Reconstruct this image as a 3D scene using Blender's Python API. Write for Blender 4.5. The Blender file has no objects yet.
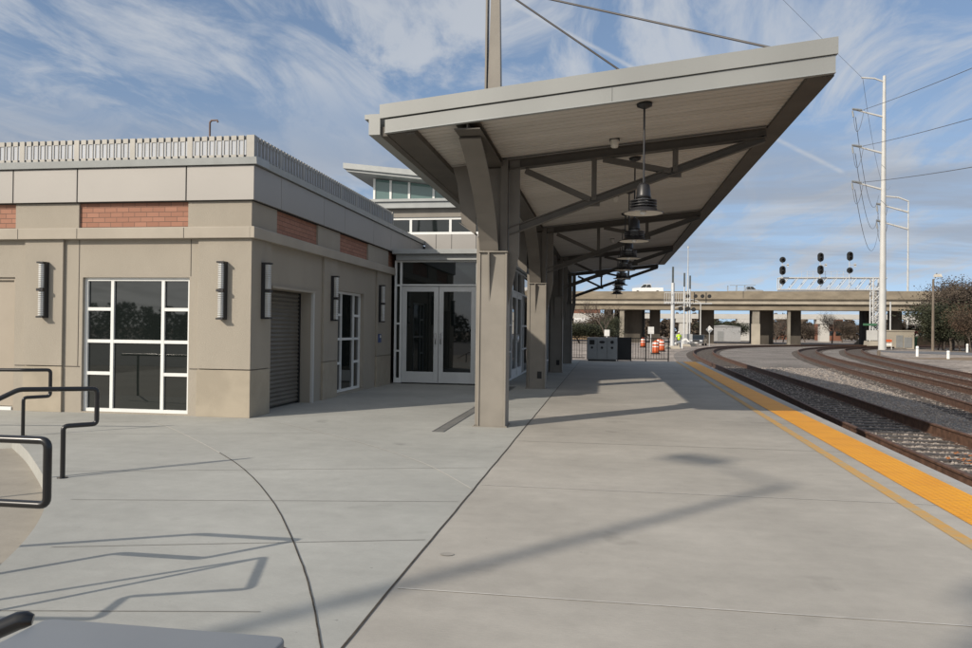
import bpy, math, random
from mathutils import Vector, Matrix
random.seed(7)
sc = bpy.context.scene
COL = sc.collection
PI = math.pi
H = 1.35

# ------------------------------------------------------------------ mesh builder
class MB:
    def __init__(s, T=None):
        s.v = []; s.f = []; s.sm = []; s.T = T
    def add(s, vs, fs, smooth=False):
        o = len(s.v)
        if s.T: vs = [s.T(*p) for p in vs]
        s.v += [tuple(p) for p in vs]
        s.f += [tuple(i + o for i in f) for f in fs]
        s.sm += [smooth] * len(fs)
        return s
    def box(s, x0, x1, y0, y1, z0, z1):
        return s.add([(x0,y0,z0),(x1,y0,z0),(x1,y1,z0),(x0,y1,z0),(x0,y0,z1),(x1,y0,z1),(x1,y1,z1),(x0,y1,z1)],
                     [(0,3,2,1),(4,5,6,7),(0,1,5,4),(1,2,6,5),(2,3,7,6),(3,0,4,7)])
    def tbox(s, x0, x1, y0, y1, z0, z1, ix, iy):
        return s.add([(x0,y0,z0),(x1,y0,z0),(x1,y1,z0),(x0,y1,z0),(x0+ix,y0+iy,z1),(x1-ix,y0+iy,z1),(x1-ix,y1-iy,z1),(x0+ix,y1-iy,z1)],
                     [(0,3,2,1),(4,5,6,7),(0,1,5,4),(1,2,6,5),(2,3,7,6),(3,0,4,7)])
    def prism(s, poly, axis, a, b):
        """poly of 2D points extruded along axis from a to b. axis x:(y,z) y:(x,z) z:(x,y)"""
        n = len(poly)
        def P(p, t):
            if axis == 'x': return (t, p[0], p[1])
            if axis == 'y': return (p[0], t, p[1])
            return (p[0], p[1], t)
        vs = [P(p, a) for p in poly] + [P(p, b) for p in poly]
        fs = [tuple(range(n))[::-1], tuple(range(n, 2*n))] + [(i, (i+1) % n, n+(i+1) % n, n+i) for i in range(n)]
        return s.add(vs, fs)
    def beam(s, p, q, w, h, up=(0,0,1)):
        p = Vector(p); q = Vector(q); d = (q-p).normalized(); u = Vector(up)
        if abs(d.dot(u)) > .98: u = Vector((1,0,0))
        r = d.cross(u).normalized(); u = r.cross(d).normalized()
        vs = [c + r*a*w/2 + u*b*h/2 for c in (p, q) for a, b in ((-1,-1),(1,-1),(1,1),(-1,1))]
        return s.add(vs, [(0,1,2,3),(7,6,5,4),(0,4,5,1),(1,5,6,2),(2,6,7,3),(3,7,4,0)])
    def tube(s, pts, r, n=10, cap=True, radii=None):
        pts = [Vector(p) for p in pts]; rings = []
        prev = None
        for i, p in enumerate(pts):
            if i == 0: d = pts[1]-p
            elif i == len(pts)-1: d = p-pts[i-1]
            else: d = (pts[i+1]-p).normalized() + (p-pts[i-1]).normalized()
            d.normalize()
            if prev is None:
                u = Vector((0,0,1)) if abs(d.z) < .9 else Vector((1,0,0))
                a = d.cross(u).normalized()
            else:
                a = (prev - d*prev.dot(d)).normalized()
            prev = a; b = d.cross(a).normalized()
            rr = radii[i] if radii else r
            rings.append([p + (a*math.cos(2*PI*k/n) + b*math.sin(2*PI*k/n))*rr for k in range(n)])
        vs = [v for ring in rings for v in ring]; fs = []
        for i in range(len(rings)-1):
            for k in range(n):
                fs.append((i*n+k, i*n+(k+1) % n, (i+1)*n+(k+1) % n, (i+1)*n+k))
        s.add(vs, fs, True)
        if cap:
            m = len(rings)
            s.add(rings[0], [tuple(range(n))[::-1]]); s.add(rings[-1], [tuple(range(n))])
        return s
    def lathe(s, cx, cy, prof, n=24):
        vs = []; fs = []; m = len(prof)
        for r, z in prof:
            for k in range(n): vs.append((cx+r*math.cos(2*PI*k/n), cy+r*math.sin(2*PI*k/n), z))
        for i in range(m-1):
            for k in range(n): fs.append((i*n+k, i*n+(k+1) % n, (i+1)*n+(k+1) % n, (i+1)*n+k))
        return s.add(vs, fs, True)
    def mesh(s, name, off=(0,0,0)):
        me = bpy.data.meshes.new(name)
        ox, oy, oz = off
        me.from_pydata([(x-ox, y-oy, z-oz) for x, y, z in s.v], [], s.f)
        me.polygons.foreach_set('use_smooth', s.sm)
        me.update()
        return me

def root_of(o):
    while o.parent: o = o.parent
    return o
def thing(name, label, cat, loc=(0,0,0), rz=0, group=None):
    o = bpy.data.objects.new(name, None); COL.objects.link(o)
    o.location = loc; o.rotation_euler = (0,0,rz); o.empty_display_size = .2
    o['label'] = label; o['category'] = cat
    if group: o['group'] = group
    o['b'] = list(loc)
    return o
def part(name, mb, mat, parent, label=None, bevel=0, fix=False):
    off = tuple(root_of(parent).get('b', (0,0,0))) if parent is not None else (0,0,0)
    me = mb.mesh(name, off); me.materials.append(mat)
    o = bpy.data.objects.new(name, me); COL.objects.link(o); o.parent = parent
    if label: o['label'] = label
    if bevel:
        m = o.modifiers.new('bevel', 'BEVEL'); m.width = bevel; m.segments = 2; m.limit_method = 'ANGLE'; m.angle_limit = math.radians(50)
        m.harden_normals = False
    return o
def single(name, mb, mat, label, cat, group=None, bevel=0):
    o = part(name, mb, mat, None, label, bevel); o['category'] = cat
    if group: o['group'] = group
    return o
def struct(name, mb, mat, kind='structure'):
    o = part(name, mb, mat, None); o['kind'] = kind
    return o
def copy_tree(o, parent=None):
    c = o.copy(); COL.objects.link(c); c.parent = parent
    for ch in list(o.children): copy_tree(ch, c)
    return c
def dup(o, loc, rz=0, label=None, scale=None):
    c = copy_tree(o); c.location = loc; c.rotation_euler = (0,0,rz)
    if scale: c.scale = scale if not isinstance(scale, (int, float)) else (scale,)*3
    if label: c['label'] = label
    return c

# ------------------------------------------------------------------ materials
def mat(name, col, rough=.7, metal=0, var=.12, vscale=3., bump=0, bscale=60., spec=.5, detail=6, col2=None, vw=(.35,.65), coat=0, streak=None):
    m = bpy.data.materials.new(name); m.use_nodes = True; nt = m.node_tree; N = nt.nodes; L = nt.links
    b = N['Principled BSDF']; b.inputs['Roughness'].default_value = rough; b.inputs['Metallic'].default_value = metal
    b.inputs['Specular IOR Level'].default_value = spec
    if coat: b.inputs['Coat Weight'].default_value = coat; b.inputs['Coat Roughness'].default_value = .1
    tc = N.new('ShaderNodeTexCoord'); geo = N.new('ShaderNodeNewGeometry')
    n = N.new('ShaderNodeTexNoise'); n.inputs['Scale'].default_value = vscale; n.inputs['Detail'].default_value = detail
    if streak:
        mp = N.new('ShaderNodeMapping'); mp.inputs['Scale'].default_value = streak
        L.new(geo.outputs['Position'], mp.inputs['Vector']); L.new(mp.outputs[0], n.inputs['Vector'])
    else:
        L.new(geo.outputs['Position'], n.inputs['Vector'])
    r = N.new('ShaderNodeValToRGB'); r.color_ramp.elements[0].position = vw[0]; r.color_ramp.elements[1].position = vw[1]
    c = Vector(col)
    if col2 is None:
        a = c*(1-var); d = c*(1+var)
    else:
        a = c; d = Vector(col2)
    r.color_ramp.elements[0].color = (*a, 1); r.color_ramp.elements[1].color = (*d, 1)
    L.new(n.outputs[0], r.inputs[0]); L.new(r.outputs[0], b.inputs['Base Color'])
    if bump:
        bn = N.new('ShaderNodeTexNoise'); bn.inputs['Scale'].default_value = bscale; bn.inputs['Detail'].default_value = 4
        L.new(geo.outputs['Position'], bn.inputs['Vector'])
        bp = N.new('ShaderNodeBump'); bp.inputs['Strength'].default_value = bump; bp.inputs['Distance'].default_value = .01
        L.new(bn.outputs[0], bp.inputs['Height']); L.new(bp.outputs[0], b.inputs['Normal'])
    m['_r'] = 1
    return m

def concrete(name, col, crack=.0, stain=.18):
    """slab concrete: cloudy tone, broom streaks, speckle, small dark spots"""
    m = bpy.data.materials.new(name); m.use_nodes = True; nt = m.node_tree; N = nt.nodes; L = nt.links
    b = N['Principled BSDF']; b.inputs['Roughness'].default_value = .82; b.inputs['Specular IOR Level'].default_value = .35
    geo = N.new('ShaderNodeNewGeometry')
    def noise(scale, detail=5, stretch=None, rough=.55, w=None):
        n = N.new('ShaderNodeTexNoise'); n.inputs['Scale'].default_value = scale; n.inputs['Detail'].default_value = detail; n.inputs['Roughness'].default_value = rough
        if stretch:
            mp = N.new('ShaderNodeMapping'); mp.inputs['Scale'].default_value = stretch; mp.inputs['Rotation'].default_value = (0,0,.05)
            L.new(geo.outputs['Position'], mp.inputs[0]); L.new(mp.outputs[0], n.inputs['Vector'])
        else: L.new(geo.outputs['Position'], n.inputs['Vector'])
        return n.outputs[0]
    def rng(s, a, c, lo, hi):
        r = N.new('ShaderNodeMapRange'); r.inputs[1].default_value = a; r.inputs[2].default_value = c; r.inputs[3].default_value = lo; r.inputs[4].default_value = hi
        L.new(s, r.inputs[0]); return r.outputs[0]
    def mul(x, y):
        q = N.new('ShaderNodeMath'); q.operation = 'MULTIPLY'; L.new(x, q.inputs[0]); L.new(y, q.inputs[1]); return q.outputs[0]
    f = rng(noise(.55, 6), .3, .7, 1-stain, 1+stain*.6)
    f = mul(f, rng(noise(1.0, 6, (.7, 7, 1)), .3, .7, .97, 1.03))
    f = mul(f, rng(noise(5, 8, None, .7), .25, .75, .9, 1.08))
    f = mul(f, rng(noise(240, 2), .2, .8, .86, 1.12))
    f = mul(f, rng(noise(1.7, 3, (1,1,1), .5), .24, .33, .80, 1.0))
    f = mul(f, rng(noise(26, 2), .2, .27, .62, 1.0))
    v = N.new('ShaderNodeMix'); v.data_type = 'RGBA'; v.blend_type = 'MULTIPLY'; v.inputs[0].default_value = 1
    v.inputs[6].default_value = (*col, 1); L.new(f, v.inputs[7]); L.new(v.outputs[2], b.inputs['Base Color'])
    bp = N.new('ShaderNodeBump'); bp.inputs['Strength'].default_value = .35; bp.inputs['Distance'].default_value = .004
    L.new(noise(90, 4, (.25, 1, 1)), bp.inputs['Height']); L.new(bp.outputs[0], b.inputs['Normal'])
    return m

def brick_mat():
    m = bpy.data.materials.new('brick'); m.use_nodes = True; N = m.node_tree.nodes; L = m.node_tree.links
    b = N['Principled BSDF']; b.inputs['Roughness'].default_value = .85
    geo = N.new('ShaderNodeNewGeometry'); sep = N.new('ShaderNodeSeparateXYZ'); L.new(geo.outputs['Position'], sep.inputs[0])
    ad = N.new('ShaderNodeMath'); ad.operation = 'ADD'; L.new(sep.outputs[0], ad.inputs[0]); L.new(sep.outputs[1], ad.inputs[1])
    cb = N.new('ShaderNodeCombineXYZ'); L.new(ad.outputs[0], cb.inputs[0]); L.new(sep.outputs[2], cb.inputs[1])
    t = N.new('ShaderNodeTexBrick'); t.inputs['Scale'].default_value = 1; t.inputs['Brick Width'].default_value = .2; t.inputs['Row Height'].default_value = .075
    t.inputs['Mortar Size'].default_value = .004; t.inputs['Color1'].default_value = (.31,.15,.10,1); t.inputs['Color2'].default_value = (.37,.185,.125,1); t.inputs['Mortar'].default_value = (.16,.10,.075,1)
    L.new(cb.outputs[0], t.inputs['Vector'])
    L.new(t.outputs[0], b.inputs['Base Color'])
    bp = N.new('ShaderNodeBump'); bp.inputs['Strength'].default_value = .8; bp.inputs['Distance'].default_value = .01; bp.invert = True
    L.new(t.outputs['Fac'], bp.inputs['Height']); L.new(bp.outputs[0], b.inputs['Normal'])
    return m

def gravel_mat(name, c1, c2, scale=22):
    m = bpy.data.materials.new(name); m.use_nodes = True; N = m.node_tree.nodes; L = m.node_tree.links
    b = N['Principled BSDF']; b.inputs['Roughness'].default_value = .95; b.inputs['Specular IOR Level'].default_value = .2
    geo = N.new('ShaderNodeNewGeometry')
    v = N.new('ShaderNodeTexVoronoi'); v.inputs['Scale'].default_value = scale; L.new(geo.outputs['Position'], v.inputs['Vector'])
    r = N.new('ShaderNodeValToRGB'); sp = N.new('ShaderNodeSeparateColor'); L.new(v.outputs['Color'], sp.inputs[0]); L.new(sp.outputs[0], r.inputs[0])
    r.color_ramp.elements[0].color = (*c1, 1); r.color_ramp.elements[1].color = (*c2, 1)
    n = N.new('ShaderNodeTexNoise'); n.inputs['Scale'].default_value = .35; n.inputs['Detail'].default_value = 6; L.new(geo.outputs['Position'], n.inputs['Vector'])
    rr = N.new('ShaderNodeMapRange'); rr.inputs[1].default_value = .35; rr.inputs[2].default_value = .65; rr.inputs[3].default_value = .72; rr.inputs[4].default_value = 1.15; L.new(n.outputs[0], rr.inputs[0])
    mx = N.new('ShaderNodeMix'); mx.data_type = 'RGBA'; mx.blend_type = 'MULTIPLY'; mx.inputs[0].default_value = 1; L.new(r.outputs[0], mx.inputs[6]); L.new(rr.outputs[0], mx.inputs[7])
    L.new(mx.outputs[2], b.inputs['Base Color'])
    bp = N.new('ShaderNodeBump'); bp.inputs['Strength'].default_value = 1; bp.inputs['Distance'].default_value = .03; bp.invert = True
    L.new(v.outputs['Distance'], bp.inputs['Height']); L.new(bp.outputs[0], b.inputs['Normal'])
    return m

def glass_mat(name, tint=(.010,.013,.012), ior=1.68, rough=.02):
    m = bpy.data.materials.new(name); m.use_nodes = True; N = m.node_tree.nodes; L = m.node_tree.links; b = N['Principled BSDF']
    b.inputs['Base Color'].default_value = (*tint, 1); b.inputs['Roughness'].default_value = rough; b.inputs['IOR'].default_value = ior
    geo = N.new('ShaderNodeNewGeometry'); n = N.new('ShaderNodeTexNoise'); n.inputs['Scale'].default_value = .8; n.inputs['Detail'].default_value = 1
    L.new(geo.outputs['Position'], n.inputs['Vector']); bp = N.new('ShaderNodeBump'); bp.inputs['Strength'].default_value = .12; bp.inputs['Distance'].default_value = .02
    L.new(n.outputs[0], bp.inputs['Height']); L.new(bp.outputs[0], b.inputs['Normal'])
    return m

def deck_mat():
    """ribbed metal deck seen from below"""
    m = bpy.data.materials.new('deck'); m.use_nodes = True; N = m.node_tree.nodes; L = m.node_tree.links; b = N['Principled BSDF']
    b.inputs['Roughness'].default_value = .6
    geo = N.new('ShaderNodeNewGeometry'); n = N.new('ShaderNodeTexNoise'); n.inputs['Scale'].default_value = 1.3; n.inputs['Detail'].default_value = 5
    mp = N.new('ShaderNodeMapping'); mp.inputs['Scale'].default_value = (.3, 2.5, 1); L.new(geo.outputs['Position'], mp.inputs[0]); L.new(mp.outputs[0], n.inputs['Vector'])
    r = N.new('ShaderNodeValToRGB'); r.color_ramp.elements[0].position = .3; r.color_ramp.elements[1].position = .7
    r.color_ramp.elements[0].color = (.46,.43,.385,1); r.color_ramp.elements[1].color = (.56,.525,.48,1)
    L.new(n.outputs[0], r.inputs[0]); L.new(r.outputs[0], b.inputs['Base Color'])
    return m

def tactile_mat():
    m = bpy.data.materials.new('tactile'); m.use_nodes = True; N = m.node_tree.nodes; L = m.node_tree.links; b = N['Principled BSDF']
    b.inputs['Roughness'].default_value = .6
    geo = N.new('ShaderNodeNewGeometry'); n = N.new('ShaderNodeTexNoise'); n.inputs['Scale'].default_value = 2.5; n.inputs['Detail'].default_value = 7; L.new(geo.outputs['Position'], n.inputs['Vector'])
    r = N.new('ShaderNodeValToRGB'); r.color_ramp.elements[0].position = .3; r.color_ramp.elements[1].position = .7
    r.color_ramp.elements[0].color = (.76,.315,.004,1); r.color_ramp.elements[1].color = (.86,.385,.006,1)
    # dark joint every 0.61 m across the strip
    sep = N.new('ShaderNodeSeparateXYZ'); L.new(geo.outputs['Position'], sep.inputs[0])
    L.new(n.outputs[0], r.inputs[0])
    v = N.new('ShaderNodeTexVoronoi'); v.inputs['Scale'].default_value = 17; v.inputs['Randomness'].default_value = 0; L.new(geo.outputs['Position'], v.inputs['Vector'])
    mr = N.new('ShaderNodeMapRange'); mr.inputs[1].default_value = .28; mr.inputs[2].default_value = .36; mr.inputs[3].default_value = 1; mr.inputs[4].default_value = 0; L.new(v.outputs['Distance'], mr.inputs[0])
    bp = N.new('ShaderNodeBump'); bp.inputs['Strength'].default_value = .6; bp.inputs['Distance'].default_value = .006
    L.new(mr.outputs[0], bp.inputs['Height']); L.new(bp.outputs[0], b.inputs['Normal'])
    fr = N.new('ShaderNodeMath'); fr.operation = 'PINGPONG'; fr.inputs[1].default_value = .305; L.new(sep.outputs[1], fr.inputs[0])
    lt = N.new('ShaderNodeMath'); lt.operation = 'LESS_THAN'; lt.inputs[1].default_value = .004; L.new(fr.outputs[0], lt.inputs[0])
    mx = N.new('ShaderNodeMix'); mx.data_type = 'RGBA'; L.new(lt.outputs[0], mx.inputs[0]); L.new(r.outputs[0], mx.inputs[6]); mx.inputs[7].default_value = (.55,.25,.015,1)
    L.new(mx.outputs[2], b.inputs['Base Color'])
    return m

M = {}
M['plaza'] = concrete('plaza_concrete', (.40,.40,.37), stain=.15)
M['platform'] = concrete('platform_concrete', (.42,.395,.35), stain=.18)
M['curb'] = concrete('curb_concrete', (.42,.41,.39), stain=.1)
M['stair'] = concrete('stair_concrete', (.36,.33,.28))
M['stucco'] = mat('stucco', (.37,.333,.275), .92, var=.04, vscale=2.2, bump=.9, streak=(1,1,.35), bscale=150)
M['stucco2'] = mat('stucco_band', (.395,.355,.295), .9, var=.05, vscale=2, bump=.4, bscale=150)
M['base'] = mat('stucco_base', (.365,.32,.25), .9, var=.09, vscale=2.6, bump=.5, bscale=150)
M['groove'] = mat('groove', (.08,.07,.06), .9)
M['doorbeige'] = mat('door_beige', (.34,.295,.235), .6, var=.03)
M['brick'] = brick_mat()
M['alupanel'] = mat('composite_panel', (.315,.30,.28), .5, metal=.15, var=.035, vscale=.8)
M['seam'] = mat('seam', (.03,.03,.03), .9)
M['coping'] = mat('coping', (.33,.345,.34), .45, metal=.2, var=.06, vscale=4)
M['railing'] = mat('roof_railing', (.30,.29,.265), .5, metal=.2, var=.06)
M['groovebar'] = mat('railing_groove_shade', (.12,.12,.115), .6)  # darker than the panels: shade of the recessed grooves put into the colour
M['infill'] = mat('railing_infill', (.40,.425,.46), .5, var=.04)
M['steeldark'] = mat('truss_steel', (.085,.075,.062), .6, var=.1)  # steel colour darkened to carry the shade under the canopy roof
M['white'] = mat('white_frame', (.74,.75,.73), .4, var=.04)
M['greyframe'] = mat('grey_frame', (.60,.61,.60), .45, metal=.1, var=.04)
M['glass'] = glass_mat('glass')
M['glass2'] = glass_mat('glass_teal', (.11,.18,.17), 1.6)
M['shutter'] = mat('shutter', (.19,.175,.15), .5, metal=.3, var=.08)
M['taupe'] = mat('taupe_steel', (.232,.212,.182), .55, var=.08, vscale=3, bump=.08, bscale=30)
M['taupedark'] = mat('taupe_dark', (.155,.14,.12), .55, var=.08, vscale=3)  # taupe darkened for the brackets and braces in the roof's shade
M['fascia'] = mat('fascia', (.295,.302,.29), .45, metal=.15, var=.05, vscale=1.2, streak=(1,1,.2))
M['deck'] = deck_mat()
M['black'] = mat('black_paint', (.008,.008,.009), .28, var=.2, coat=.3)
M['blackmatte'] = mat('black_matte', (.014,.014,.014), .6, var=.2)
M['lampblack'] = mat('lamp_black', (.02,.02,.022), .4, var=.2)
M['lampwhite'] = mat('lamp_white', (.55,.52,.46), .5)
M['lampmetal'] = mat('sconce_metal', (.62,.63,.62), .35, metal=.5)
M['cable'] = mat('cable_steel', (.08,.075,.075), .5)
M['tactile'] = tactile_mat()
M['faded'] = mat('faded_yellow', (.58,.33,.09), .8, var=.15, vscale=8, col2=(.45,.35,.20), vw=(.42,.66), detail=8)
M['joint'] = mat('joint_sealant', (.055,.045,.035), .9, var=.35, vscale=12)
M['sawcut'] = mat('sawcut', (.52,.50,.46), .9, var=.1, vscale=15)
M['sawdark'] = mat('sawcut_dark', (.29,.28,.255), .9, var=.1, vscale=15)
M['chalk'] = mat('chalk', (.47,.45,.41), .9, col2=(.415,.385,.335), vscale=14, vw=(.4,.55))
M['patch'] = mat('patch', (.33,.31,.275), .85, var=.08, vscale=9)
M['drain'] = mat('drain', (.16,.16,.155), .6, metal=.3, var=.1)
M['rail'] = mat('rail_rust', (.115,.062,.04), .75, var=.3, vscale=9, bump=.3, bscale=80)
M['railtop'] = mat('rail_top', (.15,.085,.055), .6, metal=.3, var=.2, vscale=5)
M['tie'] = mat('tie_wood', (.085,.073,.065), .95, var=.4, vscale=7, bump=.6, bscale=40)
M['ballast'] = gravel_mat('ballast', (.17,.15,.135), (.37,.335,.30), 30)
M['ground'] = gravel_mat('ground_gravel', (.24,.205,.175), (.45,.39,.335), 5)
M['stone'] = mat('ballast_stone', (.18,.155,.14), .95, col2=(.40,.355,.315), vscale=14, detail=1, vw=(.32,.68), spec=.2)
M['asphalt'] = mat('asphalt', (.16,.16,.165), .9, var=.2, vscale=1, bump=.3)
M['bridgec'] = mat('bridge_concrete', (.235,.20,.15), .9, var=.16, vscale=.5, streak=(1,1,2.5))
M['bridgel'] = mat('bridge_light', (.36,.325,.265), .9, var=.1, vscale=.6)
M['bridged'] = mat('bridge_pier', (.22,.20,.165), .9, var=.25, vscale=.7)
M['bridgedark'] = mat('shaded_pier', (.075,.066,.055), .95, var=.3, vscale=.6, streak=(1,1,.3))  # pier concrete darkened for the shade under the deck, with weathered streaks
M['gatearm'] = mat('gate_arm', (.06,.075,.08), .6)
M['rampc'] = mat('ramp_concrete', (.50,.49,.46), .9, var=.06, vscale=.3)
M['galv'] = mat('galvanised', (.56,.57,.57), .5, metal=.25, var=.06)
M['polewhite'] = mat('pole_grey', (.52,.52,.50), .55, var=.05, vscale=1)
M['wood'] = mat('pole_wood', (.17,.14,.11), .9, var=.2, vscale=4, streak=(4,4,.4))
M['bark'] = mat('bark', (.10,.08,.065), .95, var=.3, vscale=8)
M['leafg'] = mat('leaf_green', (.022,.030,.014), .8, col2=(.055,.058,.030), vscale=.6)
M['leafb'] = mat('leaf_brown', (.045,.034,.025), .85, col2=(.10,.076,.055), vscale=.5)
M['leafr'] = mat('leaf_rust', (.095,.052,.03), .85, col2=(.085,.066,.045), vscale=.4)
M['orange'] = mat('orange', (.55,.105,.03), .5, var=.06)
M['reflect'] = mat('reflective_white', (.78,.78,.75), .45, var=.05)
M['hivis'] = mat('hi_vis', (.55,.80,.03), .7, var=.08)
M['cloth'] = mat('dark_cloth', (.025,.03,.045), .9)
M['skin'] = mat('skin', (.38,.22,.15), .6)
M['helmet'] = mat('helmet', (.75,.74,.70), .4)
M['carw'] = mat('car_white', (.78,.78,.77), .25, var=.02, coat=.5)
M['card'] = mat('car_dark', (.045,.05,.06), .25, var=.05, coat=.6)
M['carr'] = mat('car_red', (.30,.03,.025), .3, coat=.5)
M['carg'] = mat('car_grey', (.30,.31,.32), .3, coat=.5)
M['tyre'] = mat('tyre', (.015,.015,.015), .9)
M['chrome'] = mat('chrome', (.6,.6,.6), .2, metal=1)
M['lightglass'] = mat('light_glass', (.65,.67,.68), .15)
M['cabinet'] = mat('cabinet_steel', (.30,.31,.31), .45, metal=.3, var=.06)
M['table'] = mat('table_top', (.195,.21,.225), .33, var=.03, vscale=5, spec=.6)
M['rust'] = mat('rusty_pipe', (.13,.085,.07), .7, var=.25)
M['greenbox'] = mat('green_box', (.05,.15,.08), .6)
M['signw'] = mat('sign_back', (.62,.62,.60), .5)
M['brickb'] = mat('far_brick', (.19,.085,.055), .9, var=.1, vscale=.5)
M['shed'] = mat('far_shed', (.34,.345,.35), .7, var=.05)
M['bark2'] = mat('dry_soil', (.22,.16,.10), .95, var=.25, vscale=1.2)
M['leaflitter'] = mat('leaf_litter', (.38,.14,.04), .9, var=.3, vscale=20)
M['sticker'] = mat('sticker_blue', (.05,.08,.20), .5)
M['fronttrim'] = mat('brown_trim', (.30,.20,.13), .5)

# ------------------------------------------------------------------ frame helpers
def kx(px): return math.tan(math.atan((px-486)/760.)-.1554)
def zpx(py, px, Y):
    return H+(331+(px-605)*.012-py)/760.*Y*(.98795-.1548*kx(px))/1.0
def at(px, Y, z=0): return (kx(px)*Y, Y, z)

# ------------------------------------------------------------------ GROUND
G = -.42
g = MB()
xs = [-900,-300,-120,-60,-30,-10,0,10,20,30,40,60,90,140,300,900]; ys = [-600,-200,-60,-20,0,20,40,60,80,100,115,130,150,200,400,1500]
def gz(x, y): return G - (max(0, min(1, (y-95)/45.))*.30)
vs = [(x, y, gz(x, y)) for y in ys for x in xs]; n = len(xs)
g.add(vs, [(j*n+i, j*n+i+1, (j+1)*n+i+1, (j+1)*n+i) for j in range(len(ys)-1) for i in range(n-1)])
struct('ground', g, M['ground'])

def edgeX(y): return 2.97+.0366*y
# platform (warm concrete) right of the long joint, plaza (cool concrete) left of it
YE = 35.4
mb = MB(); mb.prism([(-1.08,-8),(edgeX(-8)-.10,-8),(edgeX(YE)-.10,YE),(-1.08,YE)], 'z', G-.05, 0)
struct('platform', mb, M['platform'])
mb = MB(); mb.prism([(edgeX(-8)-.10,-8),(edgeX(-8),-8),(edgeX(YE),YE),(edgeX(YE)-.10,YE)], 'z', G-.05, .001)
struct('platform_edge_curb', mb, M['curb'])
arc = [(-2.35,-8),(-2.4,-3),(-2.5,0),(-2.75,2.0),(-3.0,3.0),(-3.37,3.88),(-3.78,4.62),(-4.26,5.30),(-4.85,6.0),(-5.5,6.68),(-6.2,7.38),(-6.96,8.08)]
def smooth(pts, k=6):
    out = []
    P = [Vector(p) for p in pts]
    for i in range(len(P)-1):
        a = P[max(i-1,0)]; b = P[i]; c = P[i+1]; d = P[min(i+2,len(P)-1)]
        for j in range(k):
            t = j/k
            out.append(tuple(.5*((2*b)+(c-a)*t+(2*a-5*b+4*c-d)*t*t+(3*b-a-3*c+d)*t**3)))
    out.append(tuple(P[-1])); return out
arcs = smooth(arc, 4)
mb = MB(); mb.prism([(-1.08,-8),(-1.08,YE),(-16,YE),(-16,8.08)] + arcs[::-1], 'z', G-.05, 0)
struct('plaza', mb, M['plaza'])
def offset(pts, d):
    out = []
    for i, p in enumerate(pts):
        a = Vector(pts[max(i-1,0)][:2]); b = Vector(pts[min(i+1,len(pts)-1)][:2]); t = (b-a).normalized(); nrm = Vector((-t.y, t.x))
        out.append((p[0]+nrm.x*d, p[1]+nrm.y*d))
    return out
t1 = offset(arcs, .52)
mb = MB()
for i in range(len(arcs)-1):
    a, b, c, d = arcs[i], arcs[i+1], t1[i+1], t1[i]
    if c[1] > 8.075: c = (c[0], 8.075)
    if d[1] > 8.075: d = (d[0], 8.075)
    mb.prism([a, d, c, b], 'z', G-.04, -.13)
struct('stair_tread', mb, M['stair'])
mb = MB(); mb.prism([(-16,8.07),(-16,-8)] + [(x, min(y, 8.07)) for x, y in t1], 'z', G-.03, -.26)
struct('lower_path', mb, M['stair'])

nz = offset(arcs, .47)[26:]
# joints, sawcuts, drain, patches (thin sheets lying on the slab)
def ribbon(pts, w, z):
    m_ = MB(); L_ = offset(pts, w/2); R_ = offset(pts, -w/2)
    vs = []
    for a, b in zip(L_, R_): vs += [(a[0],a[1],z),(b[0],b[1],z)]
    m_.add(vs, [(2*i,2*i+1,2*i+3,2*i+2) for i in range(len(pts)-1)]); return m_
struct('stair_nosing', ribbon([(x, min(y, 8.06)) for x, y in nz if y < 8.05], .07, -.126), M['curb'])
def wob(pts, a=.006):
    return [(x+random.uniform(-a,a), y+random.uniform(-a,a)) for x, y in pts]
struct('expansion_joint', ribbon(wob([(-1.08-.0, -6+.25*i) for i in range(165)], .003), .0115, .0045), M['joint'])
j3 = smooth([(-6.3,9.85),(-5.66,9.28),(-4.31,7.87),(-3.34,6.73),(-2.46,5.46),(-1.78,4.29),(-1.42,3.6),(-1.17,3.07),(-1.10,2.85)], 8)
k1 = int(len(j3)*.28)
struct('curved_joint', ribbon(wob(j3[k1:], .002), .0085, .0045), M['joint'])
struct('curved_sawcut', ribbon(j3[:k1+1], .012, .0045), M['sawcut'])
struct('curved_sawcut', ribbon(smooth([(-5.0,10.4),(-4.62,10.22),(-3.02,8.81),(-1.84,7.52),(-1.10,6.34)], 8), .011, .0045), M['sawcut'])
for yy in (-1.5, 1.18, 3.84, 6.52, 9.2, 11.9, 14.6, 17.3, 20, 22.7, 25.4, 28.1, 30.8, 33.5):
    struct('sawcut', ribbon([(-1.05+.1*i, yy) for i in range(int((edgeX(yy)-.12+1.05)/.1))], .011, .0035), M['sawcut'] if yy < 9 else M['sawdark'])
for a, b in (((-3.0,3.15),(-1.6,3.4)),((-3.3,4.15),(-1.12,4.75)),((-4.05,5.3),(-1.12,5.85)),((-4.9,6.3),(-1.12,7.35)),((-6.7,8.4),(-3.6,9.25)),((-6.2,9.9),(-7.9,9.2)),((-4.9,11.6),(-3.9,12.4)),((-3.1,13.0),(-1.12,13.2))):
    struct('sawcut', ribbon([(a[0]+(b[0]-a[0])*t/10, a[1]+(b[1]-a[1])*t/10) for t in range(11)], .008, .0035), M['sawdark'])
def disc(cx, cy, r, z, sx=1, sy=1, n=18):
    m_ = MB(); m_.add([(cx+sx*r*math.cos(2*PI*k/n)*random.uniform(.93,1.05), cy+sy*r*math.sin(2*PI*k/n)*random.uniform(.93,1.05), z) for k in range(n)], [tuple(range(n))]); return m_
for (px_, y_, r_) in ((-.92,4.47,.035),):
    struct('core_patch', disc(px_, y_, r_, .004, 1.2, 1), M['patch'])
for i in range(70):
    x = random.uniform(-3.5, 2.5); y = random.uniform(3.2, 14); 
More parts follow.
